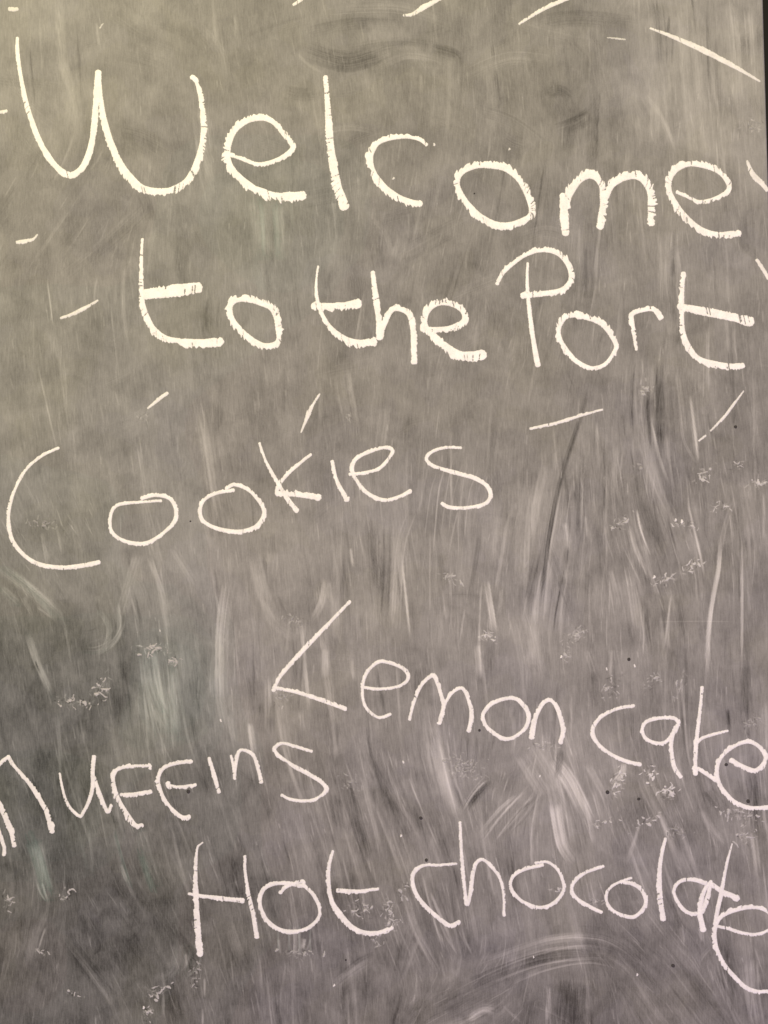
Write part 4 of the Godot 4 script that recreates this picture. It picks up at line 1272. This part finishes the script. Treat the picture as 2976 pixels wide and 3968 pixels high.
func heaps() -> Array:
	# where (1/1659 of the width), how far it reaches along and across, its tilt, how many curls, how bright
	return [
		[1520, 1026, 26, 14, -0.3, 14, 0.55], [1590, 1003, 12, 9, 0.0, 6, 0.5], [1640, 1041, 18, 10, -0.15, 12, 0.6], [1555, 1093, 22, 14, 0.1, 9, 0.6],
		[1340, 1130, 24, 9, -0.55, 12, 0.5], [1480, 1132, 26, 9, 0.15, 9, 0.6], [1434, 1253, 28, 8, -0.25, 12, 0.55], [1495, 1223, 20, 11, -0.35, 12, 0.6],
		[1246, 1370, 26, 12, -0.55, 14, 0.5], [1222, 1410, 10, 20, 0.2, 6, 0.45], [968, 1248, 18, 8, 0.1, 9, 0.5], [1052, 1374, 18, 12, 0.0, 14, 0.6],
		[160, 1515, 46, 10, 0.05, 20, 0.5], [215, 1490, 20, 26, 0.5, 18, 0.5], [330, 1400, 36, 12, -0.15, 18, 0.5], [372, 1424, 14, 10, 0.4, 9, 0.5],
		[1320, 1484, 18, 22, 0.8, 14, 0.5], [1408, 1470, 24, 14, -0.5, 9, 0.45], [1176, 1610, 26, 12, -0.1, 10, 0.45], [1000, 1655, 40, 26, 0.2, 30, 0.42],
		[1332, 1690, 16, 30, 0.4, 18, 0.65], [1400, 1670, 14, 24, -0.1, 14, 0.7], [1442, 1712, 26, 12, -0.1, 18, 0.65], [1400, 1770, 34, 12, -0.3, 12, 0.55],
		[1294, 1780, 26, 7, -0.3, 9, 0.55], [1600, 1760, 40, 18, 0.2, 22, 0.5], [1610, 1808, 26, 14, -0.4, 10, 0.5], [1460, 1796, 24, 16, 0.0, 12, 0.32], [1620, 1560, 24, 12, -0.2, 12, 0.4],
		[780, 1965, 24, 16, 0.0, 16, 0.5], [838, 1962, 14, 22, 0.1, 14, 0.5], [850, 1990, 16, 16, 0.0, 9, 0.5], [640, 2056, 38, 10, 0.0, 14, 0.42], [812, 2025, 22, 16, 0.3, 9, 0.4], [870, 1925, 8, 22, 0.2, 8, 0.45],
		[340, 2140, 30, 10, -0.25, 12, 0.5], [420, 2100, 14, 34, 0.0, 12, 0.4], [320, 2182, 14, 20, 0.5, 10, 0.5], [140, 1935, 18, 9, -0.5, 7, 0.5], [14, 1945, 14, 18, 0.0, 6, 0.45], [160, 2146, 18, 5, 0.2, 5, 0.5], [92, 2055, 14, 8, 0.2, 5, 0.45],
		[95, 1130, 40, 10, 0.1, 14, 0.36], [640, 1340, 30, 12, 0.3, 10, 0.34], [612, 1500, 22, 26, 0.4, 12, 0.38], [1390, 840, 16, 10, 0.1, 9, 0.5], [310, 900, 12, 8, 0.6, 4, 0.36], [752, 900, 8, 10, 0.0, 3, 0.4],
		[1216, 470, 16, 8, 0.1, 5, 0.4], [1625, 270, 20, 14, 0.2, 9, 0.42], [1380, 1005, 14, 8, 0.0, 4, 0.4], [760, 1690, 26, 18, 0.2, 9, 0.36], [1470, 1480, 10, 34, 0.3, 7, 0.45], [1285, 1945, 16, 6, 0.0, 6, 0.42], [1205, 1920, 14, 5, 0.0, 4, 0.5]]


# clots of old chalk that the cloth pushed together: short curls and crumbs, one part for each heap
func leave_residue() -> void:
	for h in heaps():
		var strokes := []
		for n in int(h[5] * 0.9):
			var along: float = rng.randfn(0.0, 0.5) * h[2]
			var across: float = rng.randfn(0.0, 0.5) * h[3]
			var x: float = h[0] + cos(h[4]) * along - sin(h[4]) * across
			var y: float = h[1] + sin(h[4]) * along + cos(h[4]) * across
			var a: float = h[4] + (1.5 if rng.randf() < 0.4 else 0.0) + rng.randfn(0.0, 0.4)
			var l := rng.randf_range(2.0, 10.0) * (1.8 if rng.randf() < 0.2 else 1.0)
			var p := [x, y]
			for k in 3:
				a += rng.randfn(0.0, 0.35)
				x += cos(a) * l / 2.6
				y += sin(a) * l / 2.6
				p.append(x)
				p.append(y)
			var w := rng.randf_range(1.7, 3.4) * (2.0 if rng.randf() < 0.25 else 1.0)
			strokes.append(S(0, 0, [w * rng.randf_range(0.2, 1.0), w, w * rng.randf_range(0.1, 0.8)], p, 0.5, 0.0, 1.0 / 1.794))
		chalk("chalk_residue", board, strokes, 0.4, h[6] * 1.02)
	# single bright crumbs
	for c in [[1472, 1126, 6.5], [1459, 1123, 5.0], [1413, 1246, 5.5], [476, 1556, 5.0], [1212, 1418, 5.0], [1370, 1438, 5.5], [1310, 1445, 5.0], [870, 1646, 5.0], [1152, 2067, 4.0], [1376, 2105, 4.5], [310, 2176, 5.0], [1166, 1676, 4.0], [722, 2128, 4.5], [345, 1362, 4.0], [866, 1805, 4.0], [937, 312, 5.0], [850, 385, 4.0], [1100, 322, 4.0]]:
		var r: float = c[2] * 0.75
		chalk("chalk_crumb", board, [S(0, 0, [r * 0.6, r, r * 0.8], [c[0], c[1] - r * 0.6, c[0] + 1.0, c[1], c[0] + rng.randf_range(-2, 2), c[1] + r * 0.6], 0.3, 0.0, 1.0 / 1.794)], 0.6, 0.85)


# small dark nicks through the dust: set on as shallow near-black domes
func dark_specks() -> void:
	var m := StandardMaterial3D.new()
	m.albedo_color = Color(0.03, 0.027, 0.026).linear_to_srgb()
	m.roughness = 0.8
	var mesh := SphereMesh.new()
	mesh.radius = 0.5
	mesh.height = 1.0
	mesh.radial_segments = 14
	mesh.rings = 6
	for c in [[2850, 1654, 15], [2437, 2555, 17], [2354, 3070, 18], [2475, 3096, 16], [2814, 2963, 15], [2899, 3105, 20], [1652, 3333, 15], [1631, 3170, 15], [730, 3067, 18], [2608, 3742, 17], [1858, 2830, 13], [738, 2020, 8], [1838, 750, 8], [1340, 3720, 9]]:
		var q := on_board(c[0], c[1])
		var o := MeshInstance3D.new()
		o.name = "dark_speck"
		o.mesh = mesh
		o.material_override = m
		o.position = Vector3(q.x * PX, -q.y * PX, 0)
		o.rotation.z = rng.randf() * 3.0
		o.scale = Vector3(c[2] * PX * 0.85, c[2] * PX * 0.85 * rng.randf_range(0.8, 1.25), 0.0006)
		board.add_child(o, true)
